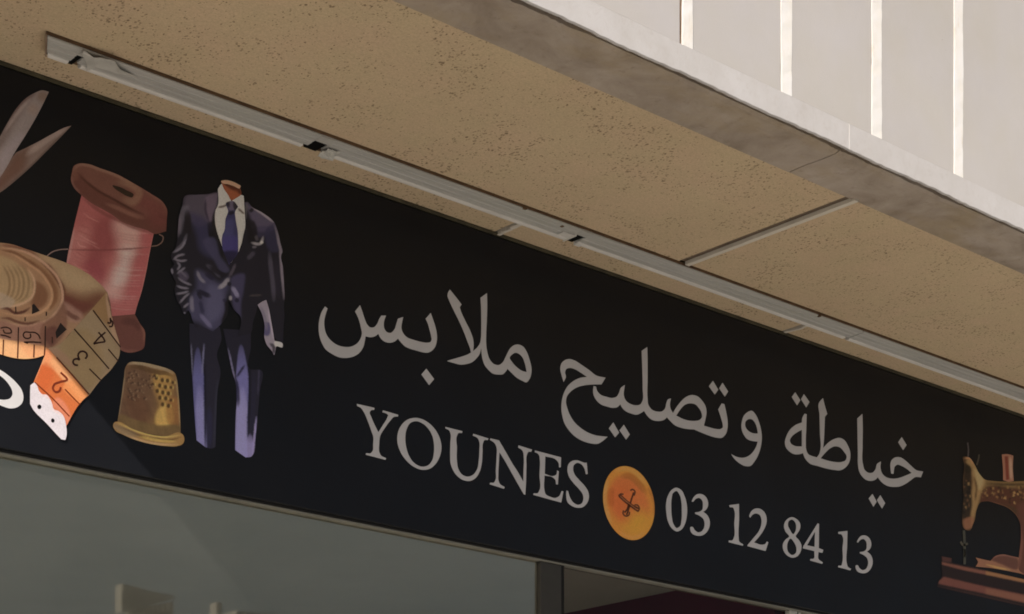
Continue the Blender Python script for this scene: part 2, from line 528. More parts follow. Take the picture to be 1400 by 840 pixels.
def pane(name, x0, x1, y):
    bm = boxes((x0, x1, y, y + 0.006, 0.16, Z(1.2833)))
    return obj(name, bm, M_GLASS2 if name.startswith('door') else M_GLASS, building)
pane('window_pane', U0 + 0.3, 0.9, 0.030)
pane('window_pane', 0.935, 3.981, 0.030)
pane('door_pane', 4.087, 5.1765, 0.034)
pane('window_pane', 5.242, 8.6, 0.030)
pane('window_pane', 8.64, U1 - 0.3, 0.030)
obj('mullion', boxes((3.982, 4.0715, 0.016, 0.0365, 0.14, Z(1.2832))), M_MULL, building, bevel=0.002)
obj('door_gasket', boxes((4.072, 4.0865, 0.02, 0.036, 0.14, Z(1.2832))), M_GASKET, building)
obj('mullion', boxes((5.177, 5.219, 0.014, 0.0375, 0.14, Z(1.2832))), M_FRAME, building, bevel=0.002)
obj('door_gasket', boxes((5.2195, 5.2285, 0.02, 0.036, 0.14, Z(1.2832))), M_GASKET, building)
obj('mullion', boxes((5.229, 5.2415, 0.016, 0.0365, 0.14, Z(1.2832))), M_FRAME, building, bevel=0.002)
obj('mullion', boxes((0.901, 0.934, 0.014, 0.075, 0.14, Z(1.2832))), M_FRAME, building, bevel=0.002)
obj('mullion', boxes((8.601, 8.639, 0.014, 0.075, 0.14, Z(1.2832))), M_FRAME, building, bevel=0.002)
obj('sill', boxes((U0 + 0.3, U1 - 0.3, -0.02, 0.08, 0.131, 0.159)), M_FRAME, building, bevel=0.003)
# pale backing panels close the far bays; the shop room lies behind the near ones
obj('backing_panel', boxes((U0 + 0.32, -1.205, 0.082, 0.095, 0.165, Z(1.2832))), M_BLIND, building)
obj('backing_panel', boxes((5.36, U1 - 0.32, 0.082, 0.095, 0.165, Z(1.2832))), M_BLIND, building)
VI = 1.435
obj('shop_ceiling', boxes((-1.1, 5.3, 0.081, 6.0, Z(VI), Z(VI) + 0.05)), M_IN_CEIL, building)
obj('shop_wall', boxes((5.172, 5.35, 0.081, 6.0, 0.0, Z(VI) - 0.001)), M_IN_WALL, building)
obj('shop_back_wall', boxes((-1.1, 5.17, 5.9, 6.0, 0.0, Z(VI) - 0.001), (-1.2, -1.101, 0.081, 6.0, 0.0, Z(VI) + 0.05)), M_IN_BACK, building)
obj('shop_floor', boxes((-1.1, 5.17, 0.081, 5.899, 0.0, 0.131)), M_IN_BACK, building)


# ---------------------------------------------------------------- the sign
sign = empty('shop_sign', (0, 0, 0))
tag(sign, 'long black tailor shop sign with grey Arabic lettering, a phone number and printed sewing pictures', 'shop sign')
SX0, SX1 = 0.75, 8.25
FACE = 0.0
obj('board', boxes((SX0, SX1, FACE, 0.045, Z(VB), Z(VC) - 0.0088)), M_BOARD, sign, bevel=0.002)


def board_point(px, py):
    """digitised trace point -> (u, z) in metres on the face of the board"""
    a = (px - CXP) / FPX
    dx, dy = a * RX + 0.66497, a * RY + 0.74687
    s = DC / dy
    return s * dx, EYE + s * (HYP - py) / FPX


def parse(txt):
    pts, cor = [], []
    fx, fy, fs = 0.0, 0.0, 1.0
    for tok in txt.split():
        if tok[0] == '@':
            fx, fy, fs = map(float, tok[1:].split(','))
            continue
        c = tok.endswith('*')
        x, y = map(float, tok.rstrip('*').split(','))
        pts.append((fx + x / fs, fy + y / fs)); cor.append(c)
    return pts, cor


def spline(pts, cor, closed=True, step=1.0):
    P = [np.array(p) for p in pts]
    n = len(P)
    out = []
    rngi = range(n) if closed else range(n - 1)
    for i in rngi:
        p1, p2 = P[i], P[(i + 1) % n]
        L = np.linalg.norm(p2 - p1)
        if L < 1e-6: continue
        def tang(k, own):
            if cor[k % n] or (not closed and (k == 0 or k == n - 1)):
                return (p2 - p1)
            a, b, c = P[(k - 1) % n], P[k % n], P[(k + 1) % n]
            la, lb = np.linalg.norm(b - a) + 1e-9, np.linalg.norm(c - b) + 1e-9
            d = ((b - a) / la * lb + (c - b) / lb * la) / (la + lb)
            return d * L
        m1, m2 = tang(i, 1), tang((i + 1) % n, 2)
        k = max(1, int(round(L / step)))
        for j in range(k):
            t = j / k
            h = (2*t**3-3*t**2+1)*p1 + (t**3-2*t**2+t)*m1 + (-2*t**3+3*t**2)*p2 + (t**3-t**2)*m2
            out.append((h[0], h[1]))
    if not closed: out.append(tuple(P[-1]))
    return out


def contour(txt, step=1.0):
    return spline(*parse(txt), True, step)


def curve(txt, step=1.5):
    return np.array(spline(*parse(txt), False, step))


def inside(p, polys):
    x, y = p
    c = False
    for poly in polys:
        n = len(poly)
        j = n - 1
        for i in range(n):
            xi, yi = poly[i]; xj, yj = poly[j]
            if (yi > y) != (yj > y) and x < (xj - xi) * (y - yi) / (yj - yi) + xi:
                c = not c
            j = i
    return c


def inside_np(P, polys):
    c = np.zeros(len(P), bool)
    for poly in polys:
        A = np.array(poly); B = np.roll(A, 1, 0)
        for (xi, yi), (xj, yj) in zip(A, B):
            if yi == yj: continue
            m = ((yi > P[:, 1]) != (yj > P[:, 1])) & (P[:, 0] < (xj - xi) * (P[:, 1] - yi) / (yj - yi) + xi)
            c ^= m
    return c


def dist_poly(P, line, closed=False):
    L = np.array(line)
    if closed: L = np.vstack([L, L[:1]])
    d = np.full(len(P), 1e9)
    for a, b in zip(L[:-1], L[1:]):
        ab = b - a
        q = ab @ ab + 1e-12
        t = np.clip(((P - a) @ ab) / q, 0, 1)
        d = np.minimum(d, np.hypot(*(P - a - t[:, None] * ab).T))
    return d


def lin(c):
    c = np.array(c, float) / 255
    return np.where(c <= 0.04045, c / 12.92, ((c + 0.055) / 1.055) ** 2.4)


SAT, GAIN, GAM, TINT = 0.85, 1.0, 1.0, (1, 1, 1)
INK = 0.255           # photo tone of a print in shade -> ink reflectance


def ink(c, k=None):
    v = lin(c) / (k or INK)
    g = v @ np.array([0.3, 0.59, 0.11])
    if k is None: v = (0.12 * ((g + (v - g) * SAT) / 0.12) ** GAM) * GAIN * np.array(TINT)
    return np.clip(v, 0.002, 0.88)


def flat(name, contours, mat, parent, lift=0.0012, grid=None, paint=None):
    """fill one set of closed outlines on the board face; optional inner grid carrying printed colour"""
    pts, edges = [], []
    for c in contours:
        base = len(pts)
        pts += [Vector(p) for p in c]
        edges += [(base + i, base + (i + 1) % len(c)) for i in range(len(c))]
    if grid:
        A = np.array([p for c in contours for p in c])
        x0, y0 = A.min(0); x1, y1 = A.max(0)
        gx, gy = np.meshgrid(np.arange(x0, x1, grid), np.arange(y0, y1, grid))
        G = np.stack([gx.ravel(), gy.ravel()], 1) + rng.uniform(-0.25, 0.25, (gx.size, 2)) * grid
        G = G[inside_np(G, contours)]
        if len(G):
            d = np.full(len(G), 1e9)
            for c in contours:
                d = np.minimum(d, dist_poly(G, c, True))
            G = G[d > grid * 0.45]
        pts += [Vector(p) for p in G]
    vs, es, fs, _, _, _ = delaunay_2d_cdt(pts, edges, [], 1 if len(contours) == 1 else 1, 1e-5)
    V = np.array([tuple(v) for v in vs])
    me = bpy.data.meshes.new(name)
    F = []
    cen = np.array([V[list(f)].mean(0) for f in fs])
    ok = inside_np(cen, contours)
    F = [list(f) for f, k in zip(fs, ok) if k]
    co = []
    for x, y in V:
        u, z = board_point(x, y)
        co.append((u, FACE - lift, z))
    me.from_pydata(co, [], F)
    me.update()
    if sum(p.normal.y for p in me.polygons) > 0:
        me.flip_normals()
    if paint is not None:
        colr = paint(V)
        at = me.color_attributes.new('print', 'FLOAT_COLOR', 'POINT')
        buf = np.ones((len(V), 4), np.float32)
        buf[:, :3] = colr
        at.data.foreach_set('color', buf.ravel())
    me.materials.append(mat)
    o = bpy.data.objects.new(name, me)
    link(o, parent)
    return o


def dist_taper(P, line):
    """distance to an open stroke and how far along it the nearest point lies (0..1)"""
    L = np.array(line)
    seg = np.linalg.norm(np.diff(L, axis=0), axis=1)
    cum = np.concatenate([[0], np.cumsum(seg)])
    d = np.full(len(P), 1e9); s = np.zeros(len(P))
    for k, (a, b) in enumerate(zip(L[:-1], L[1:])):
        ab = b - a
        t = np.clip(((P - a) @ ab) / (ab @ ab + 1e-12), 0, 1)
        e = np.hypot(*(P - a - t[:, None] * ab).T)
        m = e < d
        d[m] = e[m]; s[m] = (cum[k] + t[m] * seg[k]) / (cum[-1] + 1e-9)
    return d, s


def sm(d, w, soft):
    """1 inside width w, fading over soft"""
    t = np.clip((w + soft - d) / max(soft, 1e-6), 0, 1)
    return t * t * (3 - 2 * t)


def fbm(P, s, seed=0):
    r = np.random.default_rng(seed)
    out = np.zeros(len(P))
    for o in range(4):
        k = r.normal(size=(5, 2)) * s * 2 ** o
        ph = r.uniform(0, 6.28, 5)
        out += sum(np.sin(P @ kk + p) for kk, p in zip(k, ph)) / 5 / 1.7 ** o
    return out


BLUR, TAPER = 1.0, True


class Paint:
    """builds the printed colour of a picture: soft strokes and patches of ink over a base ink"""
    def __init__(s, base, k=None):
        s.base, s.k, s.ops, s.blur = ink(base, k), k, [], BLUR

    def line(s, txt, c, w=1.0, soft=1.5, a=1.0, k=None):
        s.ops.append(('l', curve(txt), ink(c, k or s.k), w, soft, a)); return s

    def patch(s, txt, c, soft=3.0, a=1.0, k=None, poly=False):
        pp, cc = parse(txt)
        s.ops.append(('p', spline(pp, [True] * len(pp) if poly else cc, True, 2.0), ink(c, k or s.k), 0, soft, a)); return s

    def dab(s, x, y, r, c, soft=2.0, a=1.0, asp=1.0, k=None):
        s.ops.append(('d', (x, y, r, asp), ink(c, k or s.k), 0, soft, a)); return s

    def grain(s, amt, scale, sx=1.0, sy=1.0, seed=1):
        s.ops.append(('g', (amt, scale, sx, sy, seed), None, 0, 0, 0)); return s

    def __call__(s, V):
        C = np.tile(s.base, (len(V), 1))
        for kind, g, c, w, soft, a in s.ops:
            soft = max(soft * (s.blur if kind != 'l' else min(s.blur, 0.6)), 1.0)
            if kind == 'g':
                amt, sc, sx, sy, seed = g
                C = C * (1 + amt * fbm(V * np.array([sx, sy]), sc, seed))[:, None]
                continue
            if kind == 'l':
                d, q = dist_taper(V, g)
                tp_ = np.clip(np.minimum(q, 1 - q) / 0.22, 0, 1) ** 0.6 if TAPER else 1.0
                m = sm(d, w * tp_, soft) * (0.25 + 0.75 * tp_ if TAPER else 1.0)
            elif kind == 'p':
                d = dist_poly(V, g, True)
                d = np.where(inside_np(V, [g]), -d, d)
                m = np.clip(0.5 - d / soft, 0, 1); m = m * m * (3 - 2 * m)
            else:
                x, y, r, asp = g
                m = sm(np.hypot(V[:, 0] - x, (V[:, 1] - y) / asp), r, soft)
            m = (m * a)[:, None]
            C = C * (1 - m) + c * m
        return np.clip(C, 0.002, 0.88)


# ---- lettering -------------------------------------------------------------
def letter(name, parent, *cs, mat=M_LETTER):
    return flat(name, [contour(c, 0.9) for c in cs], mat, parent)

A0 = '@430,410,8 '; B = '@570,395,8 '; Cc = '@570,430,8 '; D = '@760,475,8 '; E = '@760,510,8 '
F = '@880,510,8 '; G = '@930,540,8 '; H = '@1060,530,8 '; I = '@1100,560,8 '; J = '@1120,600,8 '
K = '@480,545,8 '; L = '@600,575,8 '; M = '@680,600,8 '; N = '@900,660,8 '; O = '@1050,690,8 '

w1 = empty('arabic_lettering', (0, 0, 0), sign)
letter('letter', w1, A0 + '''112,75* 140,98* 118,165 104,235 108,310 130,385 180,450 250,498 330,518 410,510 470,472 505,415 515,370
 505,310 485,230 462,172 440,130* 495,60* 520,130 548,215 572,270 604,302 645,303 680,268 705,212 727,175* 780,175* 764,215 755,265 764,322 792,357
 830,364 868,330 893,262 910,209* 968,190* 955,250 948,310 966,365 1010,413 1080,440 1160,462 1230,471 1264,464 1277,440
 1272,400 1255,330 1235,260 1212,210* 1268,145* 1295,220 1320,300 1335,370 1335,450 1315,520 1280,560 1240,580 1190,578 1120,560 1050,540
 985,510 940,465 910,428* 870,460 810,472 755,455 715,415 695,375* 665,398 610,412 556,402* 548,450 530,520 490,580 430,620 350,638
 270,632 190,595 120,545 75,470 50,390 42,300 52,210 78,130''')
letter('dot', w1, Cc + '100,594* 186,710* 130,776* 46,660*')
w2 = empty('arabic_lettering', (0, 0, 0), sign)
letter('letter', w1, B + '''358,10* 430,100 486,172* 466,205* 480,250 530,360 580,460 612,555 618,620 612,682* 650,650 685,600 697,540 700,450 700,300
 698,200 692,100* 764,48* 766,200 762,350 755,500 755,600 762,665 ''' + Cc + '''772,435 797,500 840,545 890,556 932,530 962,478 990,420 1020,370 1070,335 1112,332 1160,355
 1200,415 1230,500 1250,590 1248,650 1228,710 1195,745 1150,728 1090,695 1030,640 988,598* 970,625 940,655 890,660 830,650 780,610 740,560 712,480 700,372* 685,430
 650,482 600,525 540,545 470,551 400,534 325,512* 400,488 480,465 540,445 588,420* ''' + B + '580,660 550,580 500,450 450,340 400,240 350,130 332,80 340,38',
       Cc + '1013,472 1040,440 1075,422 1115,435 1150,470 1175,530 1197,633* 1150,620 1090,580 1040,525')
letter('letter', w2, D + '''82,382* 107,325 98,272 112,240 150,228 200,240 262,275 337,326* 262,336 190,370 130,422 90,490 65,570 57,660 ''' + E + '''57,390 65,462 90,550 140,630 210,700
 300,750 380,773 460,775 502,752 564,700* 500,694 430,684 350,655 270,605 200,540 150,460 120,380 108,320 118,260 160,205 230,160 320,136 400,129 496,128* 541,54*
 440,30 ''' + D + '360,250 280,195 200,145 150,130 100,140 60,175 45,230 60,310')
letter('letter', w2, E + '''410,144* 436,152* 450,200 490,242 550,263 620,275 660,262 685,225 708,165 752,133* 745,180 740,240 762,302 810,340 870,356 920,346 942,310 ''' + D +
       '''946,450 942,250 935,40* 997,-2* 1000,150 1000,350 1000,560 1010,632 ''' + E + '''1050,405 1110,425 1160,421 1190,392 1205,332 1225,290 1257,281* ''' + F +
       '''285,340 295,400 318,440* 350,385 400,320 460,265 520,243 580,255 640,310 675,370 685,430 675,500 656,578* 720,598 790,615 838,615 862,598 862,570 850,520 832,460
 812,402* 850,335* 880,343* 900,430 915,520 915,600 895,670 850,712 800,711 720,690 630,655 548,620* 480,616 400,600 340,575 290,530 252,488* 220,515 160,528 90,515
 40,475 2,418* ''' + E + '930,440 880,459 820,446 760,420 720,380 702,345* 670,376 620,384 560,371 490,346 440,300 412,250 404,190',
       F + '353,468* 400,400 450,350 510,335 560,345 600,385 630,440 632,490 610,515 560,526 490,523 420,502')
for d in (E + '625,543* 689,655* 645,707* 576,608*', E + '740,568* 806,675* 765,732* 693,630*',
          F + '755,88* 813,185* 775,239* 710,148*', F + '860,108* 921,205* 885,262* 823,170*'):
    letter('dot', w2, d)
letter('letter', w2, G + '''775,175 820,215 855,290 880,380 890,460 880,560 850,660 810,730 765,779 710,781 640,746 580,690 553,648* 620,681 690,689 750,666 800,616 830,562
 844,514* 790,508 730,485 690,435 668,370 672,290 700,220 740,187''', G + '846,424* 835,360 810,300 780,270 750,267 715,290 707,330 725,377 770,413 810,424')
w3 = empty('arabic_lettering', (0, 0, 0), sign)
letter('letter', w3, H + '''316,288* 340,293* 336,450 331,600 337,685 358,730 402,752 452,765* 476,730 488,690 485,500 480,300 475,168 518,116* 545,220 566,290* 540,322* 535,450
 527,600 520,662* 570,610 640,565 700,552 750,575 790,635 815,700 818,760 812,800 ''' + I + '''480,590 440,640 390,666 320,663 230,646 140,620 60,596 20,560 -4,525 ''' + H +
       '300,720* 260,731 200,729 150,700 115,660 102,600 120,530 160,460 220,410 287,384* 292,335',
       H + '287,464* 230,495 180,535 157,580 170,616 215,641 287,646*', H + '493,775* 540,720 600,665 650,645 700,655 745,700 777,760 765,796 720,816 650,816 570,800')
letter('letter', w3, I + '''573,100* 630,48* 634,200 632,400 636,600 657,665 702,695 740,692 770,660 792,595 833,569* 828,640 846,700 890,742 960,758 1030,750 1100,725 1167,696* 1120,655
 1060,620 1010,606 985,625 975,665 970,706* 944,702* 937,650 935,600 950,555 985,527 1040,524 1100,560 1160,615 1220,665 1294,680* 1270,744* 1210,741 ''' + J +
       '1000,455 940,496 880,523 820,529 740,516 680,476 638,424* 610,450 565,463 510,451 460,406 432,350 421,280 ' + I + '580,500 576,300')
for d in (H + '215,53* 271,140* 235,197* 176,105*', H + '310,73* 371,160* 335,220* 278,130*', I + '1060,303* 1113,390* 1075,447* 1020,360*',
          J + '580,603* 626,690* 590,747* 538,655*', J + '665,618* 719,705* 685,767* 628,675*'):
    letter('dot', w3, d)

nm = empty('name_lettering', (0, 0, 0), sign)
letter('letter', nm, K + '''60,60* 252,104* 250,126* 215,132 202,150 220,208 260,300 296,370* 340,300 394,208 402,183 385,168 340,152* 345,131* 514,180* 510,199* 465,204 430,240
 370,320 315,415 305,500 307,590 322,622 382,655* 372,673* 156,616* 161,599* 212,599 232,575 238,500 240,420 220,360 180,250 130,140 108,108 62,82*''')
letter('letter', nm, K + '700,213 780,230 860,280 930,360 975,460 986,540 966,640 920,720 850,773 770,781 680,746 590,666 530,570 502,460 511,370 550,290 610,235',
       K + '710,250 645,270 606,335 590,430 602,540 632,630 690,708 770,747 838,733 883,680 903,590 903,500 885,410 840,330 775,272')
letter('letter', nm, L + '''68,72* 256,119* 251,140* 210,142 196,168 195,300 195,440 210,530 250,592 310,616 368,598 413,540 433,440 440,330 438,232 425,200 368,166* 374,147* 541,199*
 531,218* 497,217 483,242 475,350 465,480 440,570 395,635 340,663 270,656 200,611 150,540 125,470 120,380 122,250 124,145 110,112 70,89*''')
letter('letter', nm, L + '''560,197* 655,219* 720,330 800,470 870,580 920,670* 923,550 925,400 918,348 905,325 863,298* 869,274* 1017,321* 1007,345* 977,346 963,372 955,500 950,700
 942,816* 925,808* 870,712 780,552 700,412 660,350* 655,450 648,580 650,658 665,695 717,730* 710,750* 553,700* 559,682* 600,680 615,655 620,550 628,400 628,300 610,255 590,235 556,215*''')
letter('letter', nm, M + '''408,130* 694,205* 691,312* 672,316* 664,262 640,232 521,194* 516,384* 610,409 640,394 651,348* 669,358* 659,502* 638,500* 630,450 605,426 513,404* 512,560
 527,610 570,634 630,649 670,630 701,573* 720,578* 696,700* 388,615* 394,598* 440,595 455,570 458,400 460,220 455,187 440,165 406,148*''')
letter('letter', nm, M + '''985,386* 965,391* 945,320 910,277 870,266 838,285 826,340 842,390 890,450 950,515 990,580 998,650 975,710 930,750 870,756 810,736 765,696 750,630 751,568*
 771,574* 790,640 830,700 880,724 918,710 937,665 930,610 890,552 830,487 780,415 763,340 775,280 815,245 870,237 930,258 952,264 975,263*''')
ph = empty('phone_number', (0, 0, 0), sign)
letter('digit', ph, N + '190,57 245,80 285,150 310,250 311,350 290,450 250,515 205,536 150,506 105,430 85,330 82,230 105,140 145,80', N + '195,93 162,112 143,180 139,280 146,380 165,458 200,499 234,478 251,410 254,310 249,210 229,132')
def three(fr, dx, dy, s):
    base = '''-2,80* 22,33 57,3 97,-2 147,23 177,78 177,133 157,170 127,193* 172,233 197,293 192,363 162,418 117,451 57,455 7,433 -16,393 -13,360 7,358 32,393 72,418 107,408 132,373 140,323 127,273
 87,238 36,215* 36,200* 87,191 112,173 122,123 112,68 82,43 47,51 15,86*'''
    return fr + ' '.join('%.1f,%.1f%s' % (dx + float(a.strip('*').split(',')[0]) * s[0], dy + float(a.strip('*').split(',')[0]) * s[2] + float(a.strip('*').split(',')[1]) * s[1], '*' if a.endswith('*') else '') for a in base.split())
letter('digit', ph, three(N, 363, 127, (1, 1, 0)))
letter('digit', ph, N + '772,252* 775,248* 880,234* 881,400 877,600 883,645 927,678* 922,693* 766,653* 768,634* 808,632 822,605 828,450 828,305 816,276 780,270*')
letter('digit', ph, N + '''990,367* 1010,320 1050,288 1100,285 1150,315 1180,375 1181,440 1160,500 1110,580 1045,656* 1140,680 1166,672 1185,644* 1201,655* 1171,750* 973,696* 973,685*
 1040,605 1098,530 1123,460 1124,400 1105,355 1065,339 1030,352 1002,387*''')
letter('digit', ph, O + '255,139 310,160 350,215 346,270 320,315 301,345 335,390 361,440 356,510 320,565 270,583 210,561 165,500 162,430 188,385 228,351 190,300 171,240 190,180',
       O + '258,166 226,181 216,225 236,275 275,325 295,298 304,250 294,197', O + '240,374 216,410 206,460 221,523 265,553 299,533 307,480 288,425')
letter('digit', ph, O + '540,207* 556,214* 553,478* 602,497* 593,530* 549,521* 551,598 597,634* 591,651* 458,613* 461,596* 493,594 504,511* 378,479* 384,455*', O + '511,298* 506,464* 424,447*')
letter('digit', ph, O + '763,306* 767,300* 866,289* 863,450 861,650 871,682 907,705* 897,721* 763,686* 767,669* 798,668 808,640 812,480 812,348 800,328 768,323*')
letter('digit', ph, three(O, 970, 340, (0.87, 0.905, 0.0)))
# end of the next word, cut by the edge of the photograph
tl = empty('name_lettering', (0, 0, 0), sign)
letter('letter', tl, '@0,480,6 -90,150 -40,140 5,160 70,205 130,260 175,320 190,375 178,430 140,462 80,472 20,455 -60,420 -150,400 -140,370 -80,385 0,400 40,402 80,390 100,360 95,320 70,275 20,220 -30,190 -80,185', mat=M_LETTERW)

# ---- printed pictures ------------------------------------------------------
def pic(name, outline, paint, parent, grid=1.3, lift=0.0012, mat=M_PRINT):
    cs = [contour(outline, 1.1)] if isinstance(outline, str) else [contour(o, 1.1) for o in outline]
    return flat(name, cs, mat, parent, lift, grid, paint)

def stroke(txt, w, closed=False):
    """a thin ribbon outline around a traced line"""
    c = curve(txt, 1.0)
    t = np.gradient(c, axis=0)
    nrm = np.stack([-t[:, 1], t[:, 0]], 1) / (np.linalg.norm(t, axis=1)[:, None] + 1e-9)
    Lf = c + nrm * w / 2; Rt = c - nrm * w / 2
    return [tuple(p) for p in Lf] + [tuple(p) for p in Rt[::-1]]

def ribbon(name, txt, w, color, parent, lift=0.002, k=None):
    return flat(name, [stroke(txt, w)], M_PRINT, parent, lift, None, Paint(color, k))

# scissors
Q = '@0,115,5.6 '
sc = empty('scissors_picture', (0, 0, 0), sign)
p = Paint((88, 74, 70))
p.patch(Q + '120,525* 205,488 190,640 60,760 0,830 -80,880 0,710 60,610', (72, 52, 44), 14, 0.9)
p.patch(Q + '130,560 170,600 90,720 0,800 -40,800 60,650', (74, 50, 42), 20, 0.7)
p.line(Q + '200,545 300,470 400,400 520,330', (116, 103, 100), 2, 7, 0.55).line(Q + '545,322 450,420 350,520 250,620 140,720 0,830', (58, 47, 44), 1, 4, 0.7)
pic('blade', Q + '546,320* 450,422 350,522 250,622 140,722 0,832 -120,900 -160,820 -60,720 60,605 120,527* 200,489 300,438 400,383 500,333', p, sc, 1.6)
p = Paint((97, 89, 90))
p.patch(Q + '60,290 130,180 200,110 250,85 190,180 130,280 60,400 0,500 -60,560 0,400', (78, 66, 64), 14, 0.9)
p.line(Q + '0,395 60,300 130,190 200,115 270,72', (64, 48, 46), 1, 5, 0.8).line(Q + '30,370 90,280 160,190 230,110', (118, 108, 107), 1, 5, 0.5)
p.patch(Q + '0,700 110,520 190,395 150,380 60,460 0,560', (106, 98, 104), 14, 0.7).dab(58, 132, 2, (84, 68, 58), 12, .8).dab(45, 150, 3, (100, 84, 76), 9, .6)
p.grain(0.05, 0.12)
pic('blade', Q + '372,62* 340,130 270,265 190,400 110,527 40,652 0,715 -90,850 -170,980 -260,900 -160,720 -60,520 0,400 60,290 130,180 200,108 270,68 320,50', p, sc, 1.6, 0.0016)
p = Paint((90, 60, 40))
pic('handle', [Q + '-170,980 -120,1080 -160,1220 -260,1300 -350,1240 -360,1100 -300,1000 -230,930', Q + '-190,1050 -190,1170 -250,1240 -310,1200 -310,1100 -250,1020'], p, sc, 3, 0.002)

# thread spool
SAT, GAIN = 0.76, 0.93
T = '@60,300,7.7778 '; R_ = '@80,215,8.75 '; V_ = '@25,400,6.6667 '
sp = empty('thread_spool_picture', (0, 0, 0), sign)
p = Paint((72, 38, 31))
p.line('186,434 193,446 197,456 197,470', (92, 56, 44), 1, 3, .8).line('165,440 184,442 192,452', (58, 28, 24), 3, 6, .7).line('150,460 170,480 190,480', (88, 52, 42), 1, 4, .6)
pic('spool_flange', '184,430* 191.5,443.5 197.5,452.5 198,464.5 196,476.5 187,481 175,482.5 160,477 140,470 140,440 151,432', p, sp, 1.5, 0.0010)
p = Paint((118, 56, 56))
p.patch(T + '590,-20 720,-20 760,150 740,300 640,420 600,560 480,560 440,480 480,300 500,140', (100, 40, 42), 22, .9)
p.patch(T + '430,470 560,440 640,560 620,640 520,600 440,540', (104, 38, 46), 16, .8)
p.patch(T + '760,40 1040,100 1020,260 920,420 880,640 760,840 620,800 700,640 780,440 800,260', (140, 108, 102), 26, .85)
p.patch(T + '840,320 930,330 900,480 860,640 760,700 760,560 820,460', (146, 124, 121), 20, .7)
p.patch(T + '1040,120 1170,150 1140,330 1080,560 1030,820 900,860 900,700 980,500 1030,300', (122, 52, 55), 18, .85)
p.patch(T + '300,120 480,100 440,300 400,460 240,480 260,300', (128, 76, 72), 20, .6)
p.line('101,312 95,345 90,365', (126, 92, 88), 1, 3, .6)
r2 = random.Random(3)
for i in range(26):
    y = 286 + i * 5.6 + r2.uniform(-1.5, 1.5)
    x0 = 112 - (y - 268) * 0.235
    ln = r2.uniform(16, 40)
    p.line('%.1f,%.1f %.1f,%.1f %.1f,%.1f' % (x0 + r2.uniform(1, 8), y, x0 + ln * .5, y + 6, x0 + ln, y + ln * .42), r2.choice([(150, 110, 100), (140, 92, 86), (112, 48, 46)]), 0.3, 1.0, r2.uniform(.3, .7))
for i in range(30):
    y = 318 + i * 3.6
    x1 = 210 - (y - 319) * 0.235
    x0 = 160 - (y - 319) * 0.15
    p.line('%.1f,%.1f %.1f,%.1f %.1f,%.1f' % (x0, y - 3, (x0 + x1) / 2, y + 1, x1, y + 1.5), r2.choice([(136, 84, 82), (116, 56, 56), (150, 116, 110)]), 0.3, 1.1, r2.uniform(.12, .4))
p.line(T + '250,322 480,330 800,322 1000,310 1145,295', (84, 34, 34), .6, 1.2, .8)
p.line('112,270 125,281 145,294 163,302 182,311 201,317 209,321', (84, 36, 34), 1, 5, .7)
p.line('210,320 205,343 199,374 191,408 184,430', (150, 92, 84), .2, 1.4, .5)
pic('thread', '112,264* 100.5,311 91,357 88,382 110,425 150,433* 184,430* 187.7,416.5 193,400 199,374.5 205,342.4 210,319* 165,296', p, sp, 1.25, 0.0013)
p = Paint((80, 46, 37))
p.patch(R_ + '150,230 230,190 330,300 500,420 650,520 800,590 900,650 1000,700 1150,700 1280,700 1285,900 1100,930 900,830 700,735 550,640 400,560 270,455 180,365', (68, 34, 27), 8, .85)
p.patch(R_ + '900,420 1100,480 1270,600 1290,800 1150,860 1050,700 950,600', (80, 36, 33), 24, .8)
p.line(R_ + '220,190 330,300 500,425 640,500 800,590 920,650 1020,690', (50, 22, 14), .8, 3, .9)
p.line(R_ + '560,560 700,610 850,680 1020,740', (98, 62, 50), 1.2, 5, .6)
p.line(R_ + '165,170 240,95 340,98 500,150 700,225 900,335', (104, 74, 60), .8, 5, .7)
p.line(R_ + '700,300 860,330 960,440 900,530 760,500', (104, 74, 55), 2, 10, .6)
p.line(R_ + '950,345 1120,460 1260,570 1284,640', (92, 56, 48), .6, 4, .6)
p.dab(100, 240, 3, (88, 52, 40), 9, .6).grain(.05, .2)
p.line(R_ + '155,230 170,330 250,430', (92, 62, 54), .6, 3, .6)
pic('spool_flange', R_ + '158,180 180,110 240,80 340,83 500,138 700,210 900,320 1100,440 1250,548 1291,620 1290,760 ' + T + '1297,130* 1165,156 1100,122 950,77 800,12 ' + R_ + '700,737 550,642 400,560 270,457 180,367 145,282', p, sp, 1.2, 0.0016)
pic('spindle_hole', R_ + '640,345 720,358 800,395 893,462 880,482 820,472 730,422 660,372', Paint((31, 20, 11)), sp, 2, 0.0020)
ribbon('loose_thread', T + '1140,290 1210,277 1258,232 1262,188 1220,162', 1.5, (82, 62, 54), sp)
ribbon('loose_thread', T + '30,392 90,348 160,327 255,320', 1.5, (92, 74, 70), sp)

# measuring tape
SAT, GAIN, BLUR = 0.9, 1.0, 0.75
W_ = '@0,325,8 '; X_ = '@0,400,8 '; Y_ = '@0,490,7 '
tp = empty('measuring_tape_picture', (0, 0, 0), sign)
KS = 0.93            # tone -> ink for the end of the tape that lies in the sun
p = Paint((100, 77, 57))
p.patch(W_ + '450,180 600,232 850,330 1050,460 1150,590 1000,600 800,560 690,520 600,360', (112, 95, 71), 40, .9)
p.patch(W_ + '650,560 760,600 900,640 1100,590 1150,600 1000,820 850,840 690,740', (70, 42, 29), 26, .95)
p.patch(W_ + '700,640 850,700 1000,740 900,840 700,800', (66, 33, 27), 12, .8)
p.patch(X_ + '690,110 820,180 900,250 870,320 800,330 690,250', (102, 76, 66), 9, .8).line(X_ + '700,200 800,270 870,295', (62, 36, 28), 2, 4, .8)
p.patch(W_ + '0,110 150,125 300,170 420,240 530,330 620,440 665,560 640,720 560,800 420,860 0,860', (104, 78, 56), 5, .95)
